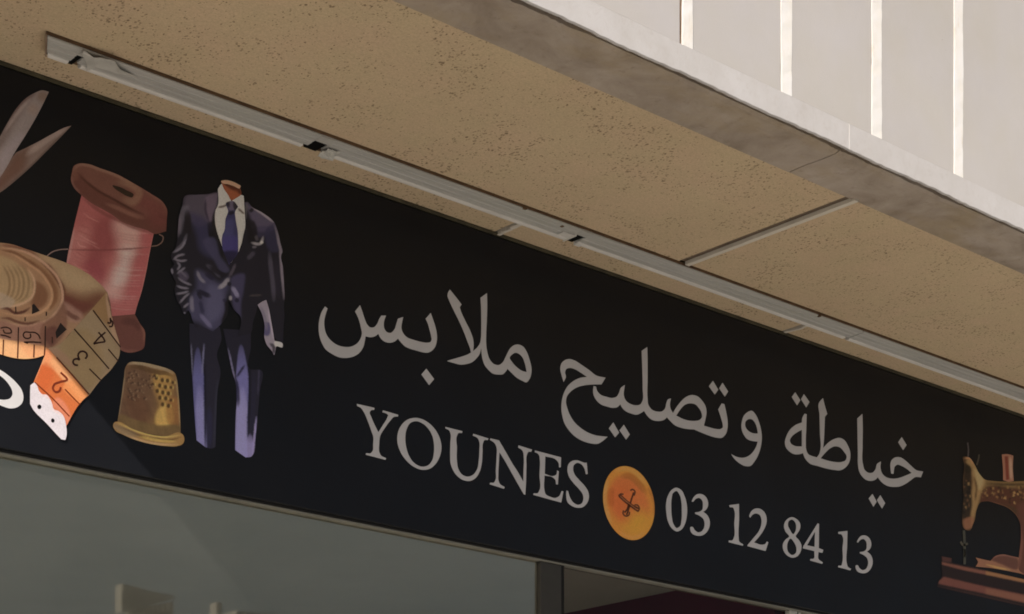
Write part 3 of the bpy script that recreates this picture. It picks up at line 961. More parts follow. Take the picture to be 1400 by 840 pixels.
p.line(W_ + '430,250 540,340 620,450 680,560 690,700', (60, 30, 15), 1.8, 5, .9)
p.line(W_ + '0,85 150,105 300,150 420,215', (78, 46, 33), 1, 4, .8)
p.line(W_ + '0,112 150,130 300,172 420,240 530,330 615,425 662,530 680,630 665,730 ' + X_ + '600,232 530,300 430,345 300,368 200,366 90,338 0,308', (122, 96, 78), 1.1, 2.2, .9)
p.patch(W_ + '320,250 450,330 560,440 620,560 620,700 540,790 560,680 555,580 500,470 420,370', (78, 49, 28), 9, .85)
p.line(W_ + '0,150 130,185 290,280 420,370 510,480 560,590 560,680 520,760 ' + X_ + '450,215 350,248 230,255 100,240 0,222', (118, 90, 66), 1.1, 2.4, .9)
p.line(W_ + '0,140 140,165 280,240 420,345', (70, 40, 22), .8, 3.5, .75)
p.patch(W_ + '370,480 440,500 520,620 500,720 420,780 340,740 360,640', (76, 48, 30), 9, .85)
p.patch(W_ + '0,200 130,250 240,330 320,400 350,520 340,640 280,700 160,740 0,760', (110, 92, 66), 8, .8)
for x, a_ in ((60, .7), (110, .6), (165, .6), (215, .7), (270, .6)):
    p.line(W_ + '%d,%d %d,430 %d,550 %d,650 %d,%d' % (x - 40, 300, x + 30, x + 38, x + 8, x - 80, 715), (80, 60, 38), .7, 2.6, a_)
p.line(W_ + '300,340 362,450 372,560 350,640 290,700 180,745 0,765', (126, 102, 80), 1.0, 2.2, .85)
p.patch(W_ + '-20,600 80,640 160,700 120,760 -20,770', (112, 98, 84), 6, .7)
p.line(X_ + '0,180 90,185 150,225 250,215 330,165', (50, 20, 16), 1.4, 2, .9).line(X_ + '0,285 80,285 170,320 300,345 430,310', (58, 28, 22), 1.2, 2.4, .8)
p.patch(X_ + '0,310 200,366 350,362 470,330 480,360 500,600 480,690 200,800 -60,800', (98, 70, 58), 6, .95)
p.patch(X_ + '460,350 600,240 680,120 720,400 560,600 480,620', (80, 54, 42), 7, .9)
p.patch(X_ + '500,400 600,370 620,480 560,590 510,560', (62, 36, 30), 8, .8)
# the lower rim of the roll in the sun keeps its own ink
p.patch(X_ + '-600,508 0,508 60,520 150,532 300,560 400,580 500,605 500,760 -600,760', (236, 178, 128), 2.5, 1.0, KS)
p.patch(X_ + '200,545 330,572 500,610 480,740 380,740', (236, 166, 118), 8, .8, KS)
p.grain(.05, .15, 1, 1, 5)
pic('tape_roll', '-70,352 -40,338 0,332.5 15,334.5 35,341 60,349.5 90,360 115,372 131,384 142,395 145.5,400* 145,408 140,424 120,440 108,447 100,452 76,478 60,486 50,489.5 35,491.3 24,490.8 10,488 0,485 -40,474 -70,450 -84,405', p, tp, 1.25, 0.0024)
for t_ in (X_ + '345,140* 366,128* 430,205* 343,242*', X_ + '655,335* 724,408* 612,510* 600,440*'):
    pic('shadow_gap', t_, Paint((19, 14, 12)), tp, 3, 0.0030)
DK = (34, 18, 12)
for t_ in ('195,385 192,560', '490,372 486,600', '565,490 566,560', '268,275 268,320', '165,160 168,235', '500,215 500,260'):
    ribbon('mark', X_ + t_, 1.7, DK, tp, 0.0031)
for t_ in ('191,560 185,722', '368,575 362,715', '485,600 478,690', '32,520 26,690'):
    ribbon('mark', X_ + t_, 1.7, (88, 44, 26), tp, 0.0031, KS)
for t_ in ('434,512 415,470 380,445 320,440 260,443 248,470 262,498 300,508 328,492 325,455', '255,548 350,546 445,552', '270,548 300,562', '0,395 60,385 110,410 118,440 80,452 40,440 30,410', '0,468 60,480 112,500'):
    ribbon('digit', X_ + t_, 1.9, DK, tp, 0.0031)
# folded strip
p = Paint((96, 82, 62))
p.patch('125,424 145,400 150,416 158,455 140,440', (92, 70, 43), 6, .9)
p.patch('145,402 150,416 157,452 163,476 158,470 148,440', (112, 90, 72), 3, .8).line('146,405 151,420 153,436', (46, 22, 16), 1.2, 2, .7)
p.patch('100,452 112,450 140,490 120,532 100,520 78,490', (94, 78, 52), 14, .7)
p.patch('63,476 75,476 100,505 90,500 76,492', (102, 76, 62), 8, .6)
p.line('152,500 138,520 122,540', (112, 92, 72), 1, 3, .5).grain(.05, .2)
pic('tape_strip', '145.5,399* 150,416 152,432.5 157.5,453.75 163,475 162.5,486 152.5,504 137,520 120,542* 100,518 77,491 64,477* 76,474 100,451 118,431', p, tp, 1.25, 0.0034)
p = Paint((206, 112, 62), KS)
p.patch('63,478 76,490 100,517 120,541 115,547 92,528 70,505 55,497', (232, 168, 118), 6, .9)
p.patch('97,520 118,540 108,553 98,545 85,530', (228, 148, 92), 6, .8)
p.patch('50,515 62,495 72,505 66,530 60,540', (204, 98, 52), 12, .7).patch('63,478 70,482 66,496 58,490', (236, 150, 104), 6, .8).line('58,490 46,520', (232, 168, 128), .6, 2.5, .7)
p.patch('75,545 95,575 90,583 86,570 70,552', (222, 140, 112), 5, .7)
pic('tape_end_strip', '64,476.5* 77,490.5 100,517.5 120,541.5* 116.5,544 107,554 89,584* 80,578 45,523* 58,492', p, tp, 1.25, 0.0042, M_PRINT)
ribbon('mark', '76,489.5 98,514 120.5,540', 2.0, (62, 30, 16), tp, 0.0050)
for t_, k in ((Y_ + '325,235 500,395 655,560', KS), (Y_ + '612,300 755,447', KS)):
    ribbon('mark', t_, 1.6, (130, 52, 22), tp, 0.0050, k)
ribbon('digit', Y_ + '572,140 632,210 560,232 510,255 497,295 522,326 560,316 572,280', 2.6, (120, 46, 24), tp, 0.0050, KS)
for t_ in (X_ + '1010,200 1150,390 1310,605', X_ + '803,405 980,605 1185,842', X_ + '1175,625 1285,755', Y_ + '848,105 955,212'):
    ribbon('mark', t_, 1.8, DK, tp, 0.0042)
for t_ in ('1015,568 1070,555 1140,545', '1140,545 1130,520 1068,440', '1015,568 1075,500 1145,440',
           '1198,282 1195,340 1165,335', '1195,300 1222,330 1212,378 1185,378'):
    ribbon('digit', X_ + t_, 2.3, DK, tp, 0.0042)
for t_ in ('215,480 240,445 290,432 335,460 345,500 320,540', '215,480 222,520 240,555', '240,555 200,540 155,555 145,590 170,625 215,632'):
    ribbon('digit', '@85,440,10.5 ' + t_, 2.6, DK, tp, 0.0043)
pic('tape_tip', [Y_ + '''282,264* 318,236* 346,266 362,312 400,350 432,352 470,394 490,440 506,490 552,511 600,560 615,602 625,660 628,740 616,786* 576,780* 440,632 300,482 279,442* 279,340''',
                 Y_ + '388,470 377,490 363,492 350,480 349,462 360,449 376,450', Y_ + '514,601 505,620 492,621 480,608 481,592 490,580 504,584'],
    Paint((222, 215, 222), KS).line(Y_ + '345,266 400,350 470,394 506,490 600,560', (236, 206, 204), .8, 3, .7).grain(.03, .3), tp, 1.4, 0.0050)

# thimble
SAT, GAIN = 0.92, 1.0
S = '@140,480,6 '
th = empty('thimble_picture', (0, 0, 0), sign)
p = Paint((78, 58, 36))
p.patch(S + '185,130 300,110 400,190 420,330 360,560 230,590 120,540 150,330', (64, 46, 34), 26, .8)
p.patch(S + '200,360 330,380 380,560 300,640 240,560', (62, 40, 26), 16, .6)
p.patch(S + '420,190 560,180 560,380 560,610 440,600 470,440 430,320', (116, 90, 44), 16, .8)
p.patch(S + '480,460 560,460 555,612 440,600', (136, 108, 54), 8, .75).patch(S + '565,380 620,380 635,600 560,612', (96, 64, 30), 10, .7)
p.line(S + '600,200 618,330 632,500 640,660', (104, 90, 62), .8, 3, .7).line(S + '180,150 165,300 145,420 128,560', (92, 82, 64), .6, 3.5, .7)
p.patch(S + '130,530 280,570 440,610 636,630 640,700 440,690 280,650 125,590', (72, 58, 34), 4, .8)
p.line(S + '215,130 300,135 380,160 460,180 520,185 580,215', (56, 40, 22), 2, 3, .8)
p.line(S + '200,112 260,98 340,105 430,130 520,150 590,190', (104, 92, 72), 1.8, 2.5, .9)
p.grain(.13, .35, 1, 1, 9)
for i, (x, y) in enumerate([(440, 222), (490, 240), (532, 245), (468, 285), (516, 297), (448, 330), (494, 342), (540, 350), (470, 385), (518, 390), (492, 440), (540, 452), (412, 275), (560, 300), (425, 205), (575, 260), (560, 405)]):
    p.dab(140 + x / 6, 480 + y / 6, 1.6 if i < 12 else 1.0, (38, 24, 12), 2.2, .9, 1.25)
    p.line('%.1f,%.1f %.1f,%.1f' % (140 + x / 6 + 3.2, 480 + y / 6 - 2, 140 + x / 6 + 3.4, 480 + y / 6 + 2.5), (140, 116, 62), .4, 1.2, .55)
r3 = random.Random(8)
for i in range(46):
    x, y = r3.uniform(195, 410), r3.uniform(165, 400)
    if y > 160 + (x - 190) * 0.06:
        p.dab(140 + x / 6, 480 + y / 6, .7, (44, 30, 22), 1.8, .7, 1.2); p.dab(140 + x / 6 + 2.6, 480 + y / 6 + 1, .4, (100, 82, 62), 1.5, .5)
pic('thimble_body', S + '190,130 215,98 290,92 380,105 460,125 540,150 590,180 608,230 620,330 632,480 640,690* 520,700 380,680 240,650 118,600* 135,500 158,350 175,220', p, th, 1.0, 0.0012)
p = Paint((104, 80, 44))
p.line(S + '110,610 200,650 320,700 440,722 560,730 640,710', (58, 38, 18), .8, 2.0, .9)
p.line(S + '120,590 240,645 380,690 520,708 640,690', (150, 118, 62), .6, 2, .7).line(S + '95,625 200,690 340,745 480,768 620,770', (126, 104, 74), .8, 3, .8).line(S + '300,700 460,735 600,745', (150, 112, 56), 1, 3, .7)
p.patch(S + '85,600 200,640 300,700 200,700 100,640', (84, 72, 56), 8, .7)
pic('thimble_rim', S + '85,610 100,585 122,582 240,640 380,684 520,700 640,675 662,695 670,725 655,765 610,782 520,782 400,766 280,735 170,690 100,650', p, th, 1.0, 0.0017)

SAT, GAIN, GAM, TINT, BLUR = 0.9, 1.05, 1.3, (0.98, 0.99, 1.06), 0.6
# suit on a headless mannequin
a1 = '@225,240,8 '; a2 = '@225,320,8 '; a3 = '@225,400,8 '; a4 = '@225,480,5.25 '
su = empty('suit_picture', (0, 0, 0), sign)
p = Paint((26, 25, 33))
p.line(a4 + '236,-20 238,100 246,330 260,640 268,950', (60, 60, 85), 6.6, 3.5, .95)
p.line(a4 + '248,250 256,450 264,650 268,1000', (77, 76, 98), 4.6, 6, .8)
p.line(a3 + '288,560 292,700 295,900', (66, 66, 78), .6, 1.6, .8).line(a3 + '430,560 420,700 410,900', (70, 70, 86), .6, 1.6, .8)
p.line(a4 + '288,60 288,330 292,720', (16, 15, 24), 1.0, 2, .9)
p.line(a4 + '380,200 362,480 350,700', (34, 34, 42), .8, 3, .7).line(a4 + '320,400 322,560 316,720', (30, 29, 44), 2.0, 5, .7)
pic('trousers', a3 + '270,340* 600,380* 620,500 570,680 ' + a4 + '400,150 380,280 370,480 365,690* 335,702 293,692* 228,642* 215,480 205,330 195,180 188,40 ' + a3 + '272,560', p, su, 1.3, 0.0011)
p = Paint((25, 24, 32))
p.line(a4 + '547,-40 553,120 560,330 550,560 546,980', (67, 66, 92), 7.4, 3.5, .95)
p.line(a4 + '556,260 550,480 548,700 546,1000', (84, 82, 106), 6.0, 6, .8)
p.line(a4 + '612,600 612,700 608,900', (84, 80, 112), 4, 4, .8)
p.line(a3 + '690,610 720,740 745,860 ' + a4 + '495,170 512,250', (74, 72, 88), .6, 1.8, .85)
p.line(a4 + '515,190 575,100', (22, 20, 34), 1.0, 2.2, .9).line(a4 + '503,180 520,260 528,400', (22, 20, 34), 1.4, 3, .85)
p.line(a4 + '606,20 608,260 594,620', (15, 14, 22), 1.2, 2, .9).line(a4 + '640,160 636,360 620,600', (27, 26, 38), 2, 4, .6)
p.line(a4 + '678,110 668,320', (42, 40, 52), .5, 2, .8).line(a4 + '658,470 642,640 632,760', (86, 82, 104), .9, 2.2, .85)
pic('trousers', a3 + '640,400* 940,420* 940,600 930,840 ' + a4 + '690,140 680,300 665,480 650,640 640,730 622,758 580,765* 504,712* 505,600 508,480 515,330 505,220 480,140 460,40 ' + a3 + '680,600', p, su, 1.3, 0.0012)
p = Paint((124, 120, 116))
p.patch(a1 + '590,100 700,200 720,270 600,330 570,330', (134, 130, 126), 8, .8).patch(a1 + '740,270 860,220 880,420 800,360', (130, 122, 118), 8, .8)
p.patch(a1 + '540,400 700,360 640,560 640,780', (116, 114, 112), 10, .7).line(a1 + '580,352 640,340 680,320', (56, 48, 42), .8, 2, .9).line(a1 + '800,365 870,425', (56, 48, 42), .8, 2, .9)
p.patch(a1 + '580,600 640,600 640,800 600,760', (108, 108, 118), 10, .7)
pic('shirt', a1 + '580,150* 620,95 700,190 725,285* 760,260 830,215 862,225* 875,430 880,560 860,680 ' + a2 + '810,190* 700,330 630,150 560,-60 ' + a1 + '545,500 550,390 575,340', p, su, 1.2, 0.0015)
p = Paint((84, 52, 36))
p.patch(a1 + '640,95 820,150 835,200 700,140', (50, 26, 18), 5, .9).patch(a1 + '700,180 800,180 780,250 730,260', (88, 52, 32), 8, .6)
pic('neck', a1 + '618,80* 700,95 820,140* 835,205 780,250 728,275 690,215 640,140', p, su, 1.2, 0.0019)
pic('neck_cap', a1 + '612,70 660,55 720,65 790,95 828,122 815,145 760,125 690,100 630,88', Paint((102, 86, 72)), su, 1.4, 0.0023)
p = Paint((38, 37, 58))
p.patch(a1 + '690,290 770,290 760,380 700,380', (62, 58, 68), 5, .9).patch(a1 + '750,290 800,350 765,385 745,340', (26, 23, 26), 3, .9).patch(a1 + '670,290 700,290 700,360', (24, 22, 26), 3, .9)
p.line(a1 + '690,425 760,400', (22, 20, 28), 1.6, 3, .9).patch(a1 + '650,500 720,480 740,700 720,840 650,840', (46, 46, 70), 9, .7)
p.patch(a2 + '640,40 800,40 790,200 740,260 640,180', (44, 40, 72), 10, .7).patch(a2 + '640,200 790,200 710,330', (22, 20, 34), 8, .8)
pic('tie', a1 + '672,300 700,288 745,285 800,345* 768,395 772,480 795,620 800,780 ' + a2 + '800,190 700,345* 630,170 635,0 ' + a1 + '645,620 665,470 690,400', p, su, 1.1, 0.0023)
# jacket
p = Paint((23, 22, 28))
p.patch(a1 + '215,240 480,210 560,300 540,420 470,520 380,560 270,480', (56, 52, 60), 16, .75)
p.patch(a1 + '440,250 570,200 560,330 530,490 470,510 440,380', (64, 57, 66), 7, .8).line(a1 + '440,260 445,400 480,520', (34, 30, 40), .8, 3, .8)
p.patch(a1 + '270,420 460,500 520,720 600,840 520,900 400,840 340,640', (38, 37, 54), 20, .8)
p.line(a1 + '475,520 520,680 600,810 ' + a2 + '600,330 680,440', (17, 16, 20), 3, 4, .95).line(a1 + '560,350 535,500 600,760', (22, 20, 22), 2, 3, .9)
p.patch(a2 + '430,60 520,40 600,240 690,420 640,430 540,300', (44, 43, 58), 8, .8)
p.patch(a1 + '160,430 190,340 245,330 200,520 160,640 140,600', (62, 60, 66), 9, .7).line(a1 + '165,430 155,560 140,680', (66, 62, 68), 1, 4, .6)
p.line(a1 + '240,380 250,540 240,700', (22, 20, 24), 3, 5, .9)
p.line(a1 + '240,640 200,740 100,840', (56, 54, 60), 1.2, 3, .8)
for t_ in ('230,60 180,150 85,210', '90,285 140,245 215,225', '100,280 180,300 240,290', '130,310 160,350 130,400', '130,440 180,400 220,370', '140,480 190,520 290,565', '150,400 200,440 240,480', '125,570 180,590 260,600',
           '120,660 190,650 260,630', '160,760 220,690 270,650', '200,810 250,770 265,760', '70,380 80,440', '205,860 220,880'):
    p.line(a2 + t_, (74, 72, 78), .7, 2.4, .8)
p.patch(a2 + '150,420 230,420 260,480 220,520 160,490', (52, 48, 58), 6, .7)
p.patch(a2 + '350,400 480,460 600,540 700,480 690,600 660,760 700,800 600,1040 500,1060 380,980 290,940 280,700 340,600', (46, 45, 60), 18, .85)
p.patch(a2 + '500,560 600,590 640,700 600,900 480,980 440,760', (54, 53, 68), 20, .8)
p.line(a2 + '580,600 640,560 700,485', (84, 82, 86), 1.8, 4, .85).line(a2 + '350,410 385,490 440,540', (74, 72, 78), 1.2, 3, .8).line(a2 + '450,340 540,400 600,480', (50, 48, 56), 1.5, 4, .8)
p.line(a2 + '480,350 560,410 680,470', (20, 18, 24), 2, 4, .9).line(a2 + '440,430 520,490 540,500', (24, 22, 34), 2, 4, .8).line(a2 + '340,620 430,660 500,690', (22, 20, 30), 2.2, 4, .9)
p.line(a2 + '350,640 400,720', (20, 18, 26), 1.6, 3, .8).line(a2 + '290,680 290,760 300,860', (72, 70, 78), 1.4, 4, .75).line(a3 + '380,240 440,310 510,390', (66, 64, 80), 1.5, 4, .8)
p.line(a3 + '380,90 400,180 420,240', (30, 29, 44), 1.4, 4, .8).patch(a3 + '660,90 730,90 740,240 690,400 620,360 650,200', (18, 16, 18), 7, .95)
p.line(a2 + '770,330 730,420 700,470', (54, 50, 56), 1, 3, .8)
p.patch(a2 + '740,470 860,440 860,600 830,760 820,940 760,840 720,640', (44, 42, 58), 9, .85).line(a2 + '730,580 770,640 800,700', (78, 76, 90), 1.8, 3.5, .85).line(a2 + '715,680 715,730', (86, 84, 86), 1.2, 2.5, .9)
p.dab(225 + 785 / 8, 320 + 730 / 8, 2.4, (24, 22, 34), 2, .9).dab(225 + 700 / 8, 320 + 550 / 8, 2.4, (20, 18, 26), 2, .9).dab(225 + 650 / 8, 320 + 730 / 8, 2, (28, 26, 40), 2, .8)
p.patch(a1 + '880,300 960,350 1100,440 1200,530 1190,600 1080,620 960,600 930,450', (58, 54, 66), 10, .8).patch(a1 + '960,600 1150,590 1140,640 960,650', (40, 38, 54), 6, .6)
p.line(a1 + '950,350 1060,420 1190,520', (92, 88, 92), .8, 2.4, .85).line(a1 + '930,370 960,400', (18, 16, 18), 2.2, 3, .9).line(a1 + '895,480 950,580 940,760', (18, 16, 20), 5, 6, .9)
p.line(a1 + '900,300 880,400 870,500', (58, 56, 58), 1.2, 3, .7)
p.line(a1 + '940,740 1040,750 1075,670', (88, 86, 88), 1.0, 2.6, .85).line(a1 + '950,790 1000,785', (64, 62, 66), 1, 2, .8).dab(225 + 1055 / 8, 240 + 735 / 8, 1.6, (126, 126, 124), 2, .9).line(a1 + '990,660 1010,720', (50, 48, 52), 1.2, 3, .8)
p.patch(a1 + '1130,560 1200,540 1220,640 1230,840 1170,840', (34, 33, 48), 9, .8)
p.line(a1 + '1195,540 1225,640 1245,740 1275,860 ' + a2 + '1270,200 1275,400 1290,560 1300,720', (80, 76, 82), 1.1, 3.0, .8)
p.line(a2 + '1140,200 1160,400 1180,560 1190,740', (50, 48, 56), 1.4, 5, .8).line(a2 + '1210,260 1230,500 1240,700', (30, 28, 36), 2, 6, .6).line(a2 + '920,680 1060,672', (46, 42, 42), .7, 2, .8)
p.line(a2 + '900,280 980,200', (48, 46, 54), 1.6, 4, .7)
pic('jacket', [a1 + '''215,232 350,215 480,205 545,185 578,180* 572,330 550,390 545,500 565,620 620,790 ''' + a2 + '''640,200 700,345* 770,260 815,180 860,0 ''' + a1 + '''880,560 878,430 868,300* 900,290 945,345 1060,410 1190,515 1230,610 1260,740 1280,850
 ''' + a2 + '''1275,220 1290,380 1300,560 1305,740 ''' + a3 + '''1300,130 1305,240 1295,400 1290,560* 1240,545 1200,500 1140,300 1100,85 1010,140* 1000,200 960,330 940,440 800,480* 820,260 750,190 700,100 680,250 620,340 520,432* 440,390 380,370 350,385 300,310 275,230
 255,200 215,240 190,215 170,150 145,120 115,40 ''' + a2 + '''105,600 120,540 85,470 60,390 100,330 72,290 72,210 ''' + a1 + '100,820 130,720 140,600 155,440 185,340'''], p, su, 1.1, 0.0028)
p = Paint((84, 80, 86))
p.patch(a3 + '1080,330 1130,330 1120,480 1080,470', (44, 42, 66), 5, .85).line(a3 + '1040,150 1090,300 1110,420', (70, 67, 76), 1.5, 4, .7).line(a3 + '1130,180 1160,340 1190,520', (96, 92, 98), 1.2, 3, .8)
p.line(a3 + '1140,560 1180,590 1185,680', (40, 38, 42), 1.4, 2.5, .9).patch(a3 + '1190,545 1290,570 1280,600 1200,590', (122, 120, 120), 3, .9)
pic('hanging_cuff', a3 + '1010,140* 1060,105 1105,85* 1130,170 1160,330 1195,530* 1285,568 1283,605 1215,595 1205,640 1190,688 1170,650 1110,575 1085,500 1085,350 1050,220', p, su, 1.1, 0.0033)

# button
SAT, GAIN, GAM, TINT, BLUR = 1.05, 0.92, 1.0, (1, 1, 1), 1.4
P_ = '@810,635,8 '
bt = empty('button_picture', (0, 0, 0), sign)
p = Paint((136, 92, 44))
p.line(P_ + '160,160 120,280 112,400 140,530 200,650', (136, 106, 62), 3, 6, .8)
p.line(P_ + '240,78 350,48 440,72 530,152 600,242', (142, 104, 58), 1.6, 5, .7)
p.patch(P_ + '390,130 480,190 560,290 610,420 620,540 570,650 480,690 380,660 280,590 210,480 190,360 200,240 260,150', (134, 76, 44), 8, .9)
p.patch(P_ + '220,300 330,230 420,300 380,470 300,600 230,540 190,400', (132, 68, 38), 26, .8)
p.patch(P_ + '420,560 560,530 620,600 560,700 450,740 380,690', (146, 104, 44), 20, .85)
p.line(P_ + '300,140 400,130 500,210 580,320', (112, 68, 34), 2.5, 6, .7).line(P_ + '215,250 195,360 215,470', (120, 62, 32), 2.5, 6, .6)
p.line(P_ + '600,250 650,350 676,450 668,560', (120, 76, 40), 1, 4, .7).line(P_ + '300,740 380,790 470,798 560,745', (150, 100, 58), 1, 4, .6)
p.grain(.03, .15)
ua, ub = board_point(824.0, 688)[0], board_point(894.6, 688)[0]
uc_, zc_ = (ua + ub) / 2, board_point(859.3, 688.2)[1]
rad = (ub - ua) / 2
def trace_point(u, z):
    dx, dy = u, DC
    r = dx * RX + dy * RY; fz = dx * 0.66497 + dy * 0.74687
    return CXP + FPX * r / fz, HYP - FPX * (z - EYE) / fz
circ = [trace_point(uc_ + rad * math.cos(2 * math.pi * k / 90), zc_ + rad * 1.0 * math.sin(2 * math.pi * k / 90)) for k in range(90)]
flat('button_disc', [circ], M_PRINT, bt, 0.0014, 1.0, p)
for t_ in ('282,350 300,328 335,330', '410,290 432,276 460,300 450,345', '490,520 508,490 490,450 455,445', '335,505 330,540 365,570 395,555 400,520'):
    ribbon('stitch', P_ + t_, 2.0, (60, 34, 20), bt, 0.0021)
for t_ in ('285,350 330,392 400,450 490,515', '300,338 345,380 415,438 500,488', '448,308 428,365 408,430 388,500 368,558', '395,430 370,500 345,530'):
    ribbon('stitch', P_ + t_, 2.2, (52, 28, 16), bt, 0.0023)
ribbon('stitch', P_ + '300,350 350,396 420,450 485,500', 1.2, (100, 62, 40), bt, 0.0027)

# sewing machine
SAT, GAIN, GAM, BLUR = 0.78, 0.74, 1.2, 0.6
SA = '@1270,590,6.4615 '; SB = '@1270,710,6.4615 '
sm_ = empty('sewing_machine_picture', (0, 0, 0), sign)
p = Paint((58, 42, 24))
p.patch(SA + '480,430 900,430 1000,470 1000,500 500,500 430,560', (92, 74, 42), 8, .9)
p.line(SA + '500,462 700,470 900,466', (52, 38, 20), .8, 2, .8)
p.patch(SA + '430,560 500,500 700,505 1000,520 1000,760 850,760 760,680 600,640 450,620', (66, 38, 26), 10, .9)
r4 = random.Random(5)
for i in range(60):
    x, y = r4.uniform(450, 1000), r4.uniform(480, 590)
    p.dab(1270 + x / 6.46, 590 + y / 6.46, r4.uniform(.3, 1.0), r4.choice([(112, 88, 48), (92, 66, 36), (40, 22, 16)]), 1.6, .7, 1.3)
for i in range(46):
    x, y = r4.uniform(440, 1100), r4.uniform(490, 620)
    y += (x - 440) * 0.05
    a_ = r4.uniform(0, 6.28)
    p.line(SA + '%.0f,%.0f %.0f,%.0f %.0f,%.0f' % (x, y, x + 14 * math.cos(a_), y + 14 * math.sin(a_), x + 22 * math.cos(a_ + .9), y + 22 * math.sin(a_ + .9)), r4.choice([(132, 104, 60), (110, 82, 46), (34, 18, 14), (44, 24, 18)]), .5, 1.2, .8)
p.patch(SA + '350,230 420,300 500,430 460,540 440,620 400,760 380,840 370,600 380,400 330,260', (112, 90, 54), 8, .9)
p.patch(SA + '400,330 480,430 440,520 420,440', (120, 108, 74), 8, .8)
p.patch(SA + '320,280 370,320 360,440 370,700 330,780 290,760 300,500 310,400', (34, 26, 19), 6, .9)
for i in range(26):
    x, y = r4.uniform(300, 370), r4.uniform(400, 760)
    p.dab(1270 + x / 6.46, 590 + y / 6.46, r4.uniform(.4, 1.6), r4.choice([(104, 84, 50), (76, 54, 32), (22, 18, 15), (18, 16, 14)]), 1.6, .85, 1.5)
p.dab(1270 + 340 / 6.46, 590 + 335 / 6.46, 3.2, (30, 24, 14), 3, .9, 1.4).line(SA + '395,400 415,480 405,620', (66, 48, 22), .8, 2, .8).line(SA + '310,240 360,240 390,290', (126, 92, 62), .8, 2, .8)
p.patch(SA + '300,790 390,760 ' + SB + '370,80 320,90 300,30', (104, 70, 48), 6, .8)
p.line(SA + '470,622 600,645 700,690 770,760 800,840', (92, 60, 42), .8, 3, .8)
p.patch(SA + '800,640 1000,640 1000,900 1300,1500 800,1500 800,900', (74, 44, 36), 14, .85)
p.line(SB + '800,50 815,200 790,440', (92, 60, 50), 1, 3, .7)
pic('machine_body', SA + '''300,225 350,230 395,285 440,370 490,425 560,438 700,445 880,440 1100,470 1400,540 1600,600 1640,900 1640,1400* ''' + SB + '''820,490* 775,455* 795,300 810,150 800,30 ''' + SA +
    '''770,745 700,680 600,640 500,618 450,630 420,690 400,790 ''' + SB + '''385,50 360,100 320,95 290,40 ''' + SA + '''290,780 300,600 300,400 310,300''', p, sm_, 1.4, 0.0014)
p = Paint((112, 78, 62)); p.patch(SA + '665,220* 695,222* 705,425* 678,430*', (88, 34, 22), 3, .95).line(SA + '715,230 725,430', (132, 108, 92), 1, 3, .8)
pic('bobbin', SA + '640,205* 690,202 742,216* 738,330 746,440* 700,446 652,432* 650,330', p, sm_, 1.2, 0.0020)
ribbon('spool_pin', SA + '338,100 345,160 342,225', 2.0, (58, 54, 56), sm_); ribbon('spool_pin', SA + '440,205 432,250 418,300', 2.2, (50, 46, 40), sm_)
ribbon('needle_bar', SB + '305,100 310,180 312,280 312,400', 3.4, (52, 52, 46), sm_); ribbon('needle_bar', SB + '275,200 300,230 340,215', 3.0, (58, 56, 48), sm_)
ribbon('needle_bar', SB + '312,265 314,310 310,335', 2.0, (92, 92, 84), sm_)
p = Paint((30, 20, 20))
p.patch(SB + '110,380 300,420 600,480 1100,590 1100,620 600,510 300,450 110,400', (92, 58, 46), 4, .9, poly=True).patch(SB + '500,460 1100,580 1100,610 500,490', (112, 82, 44), 4, .7, poly=True)
p.patch(SB + '90,545 130,510 400,575 700,640 1100,720 1100,800 500,660 80,570', (84, 50, 42), 4, .95, poly=True).patch(SB + '500,610 1100,730 1100,790 500,660', (98, 66, 48), 6, .6, poly=True)
p.line(SB + '80,595 400,665 840,770 1100,830', (48, 30, 26), .6, 1.8, .8).patch(SB + '110,330 200,345 190,380 120,375', (62, 38, 34), 4, .9, poly=True)
pic('machine_base', SB + '110,325* 200,345* 205,385* 310,405* 830,530 1640,700* 1640,960* 840,772 400,675 70,600* 78,560 105,520 110,420', p, sm_, 1.4, 0.0011)
p = Paint((104, 72, 52)); p.patch(SB + '500,400 600,420 720,450 620,440', (138, 104, 52), 4, .9).patch(SB + '540,350 640,320 780,350 780,440 640,400', (66, 40, 36), 6, .85).line(SB + '545,360 600,320 680,318 780,345', (98, 68, 58), .8, 3, .8)
pic('slide_plate', SB + '410,340* 470,355 540,370* 580,330 650,312 720,325 790,340* 800,460 850,490* 700,460 560,435 410,420* 430,380', p, sm_, 1.2, 0.0017)

# ---------------------------------------------------------------- light track under the ceiling
M_CAP = mat_noisy('dusty_end_cap', (0.22, 0.15, 0.10), (0.32, 0.24, 0.18), 25, 0.7, 0.3)
rail = empty('light_track', (0, 0, 0))
tag(rail, 'long dusty white fluorescent light track fixed under the tan ceiling above the sign', 'light fitting')
ZC = Z(VC)
RY0, RY1 = -0.214, -0.126            # front and back edges
RU0, RU1 = 2.168, 8.0
obj('tray', prism_x(bmesh.new(), [(RY0 - 0.0025, ZC - 0.0005), (RY0 - 0.0025, ZC - 0.0075), (RY1 + 0.003, ZC - 0.0075), (RY1 + 0.003, ZC - 0.0005)], RU0 + 0.001, RU1, 0.5, RY0), M_TRAY, rail)
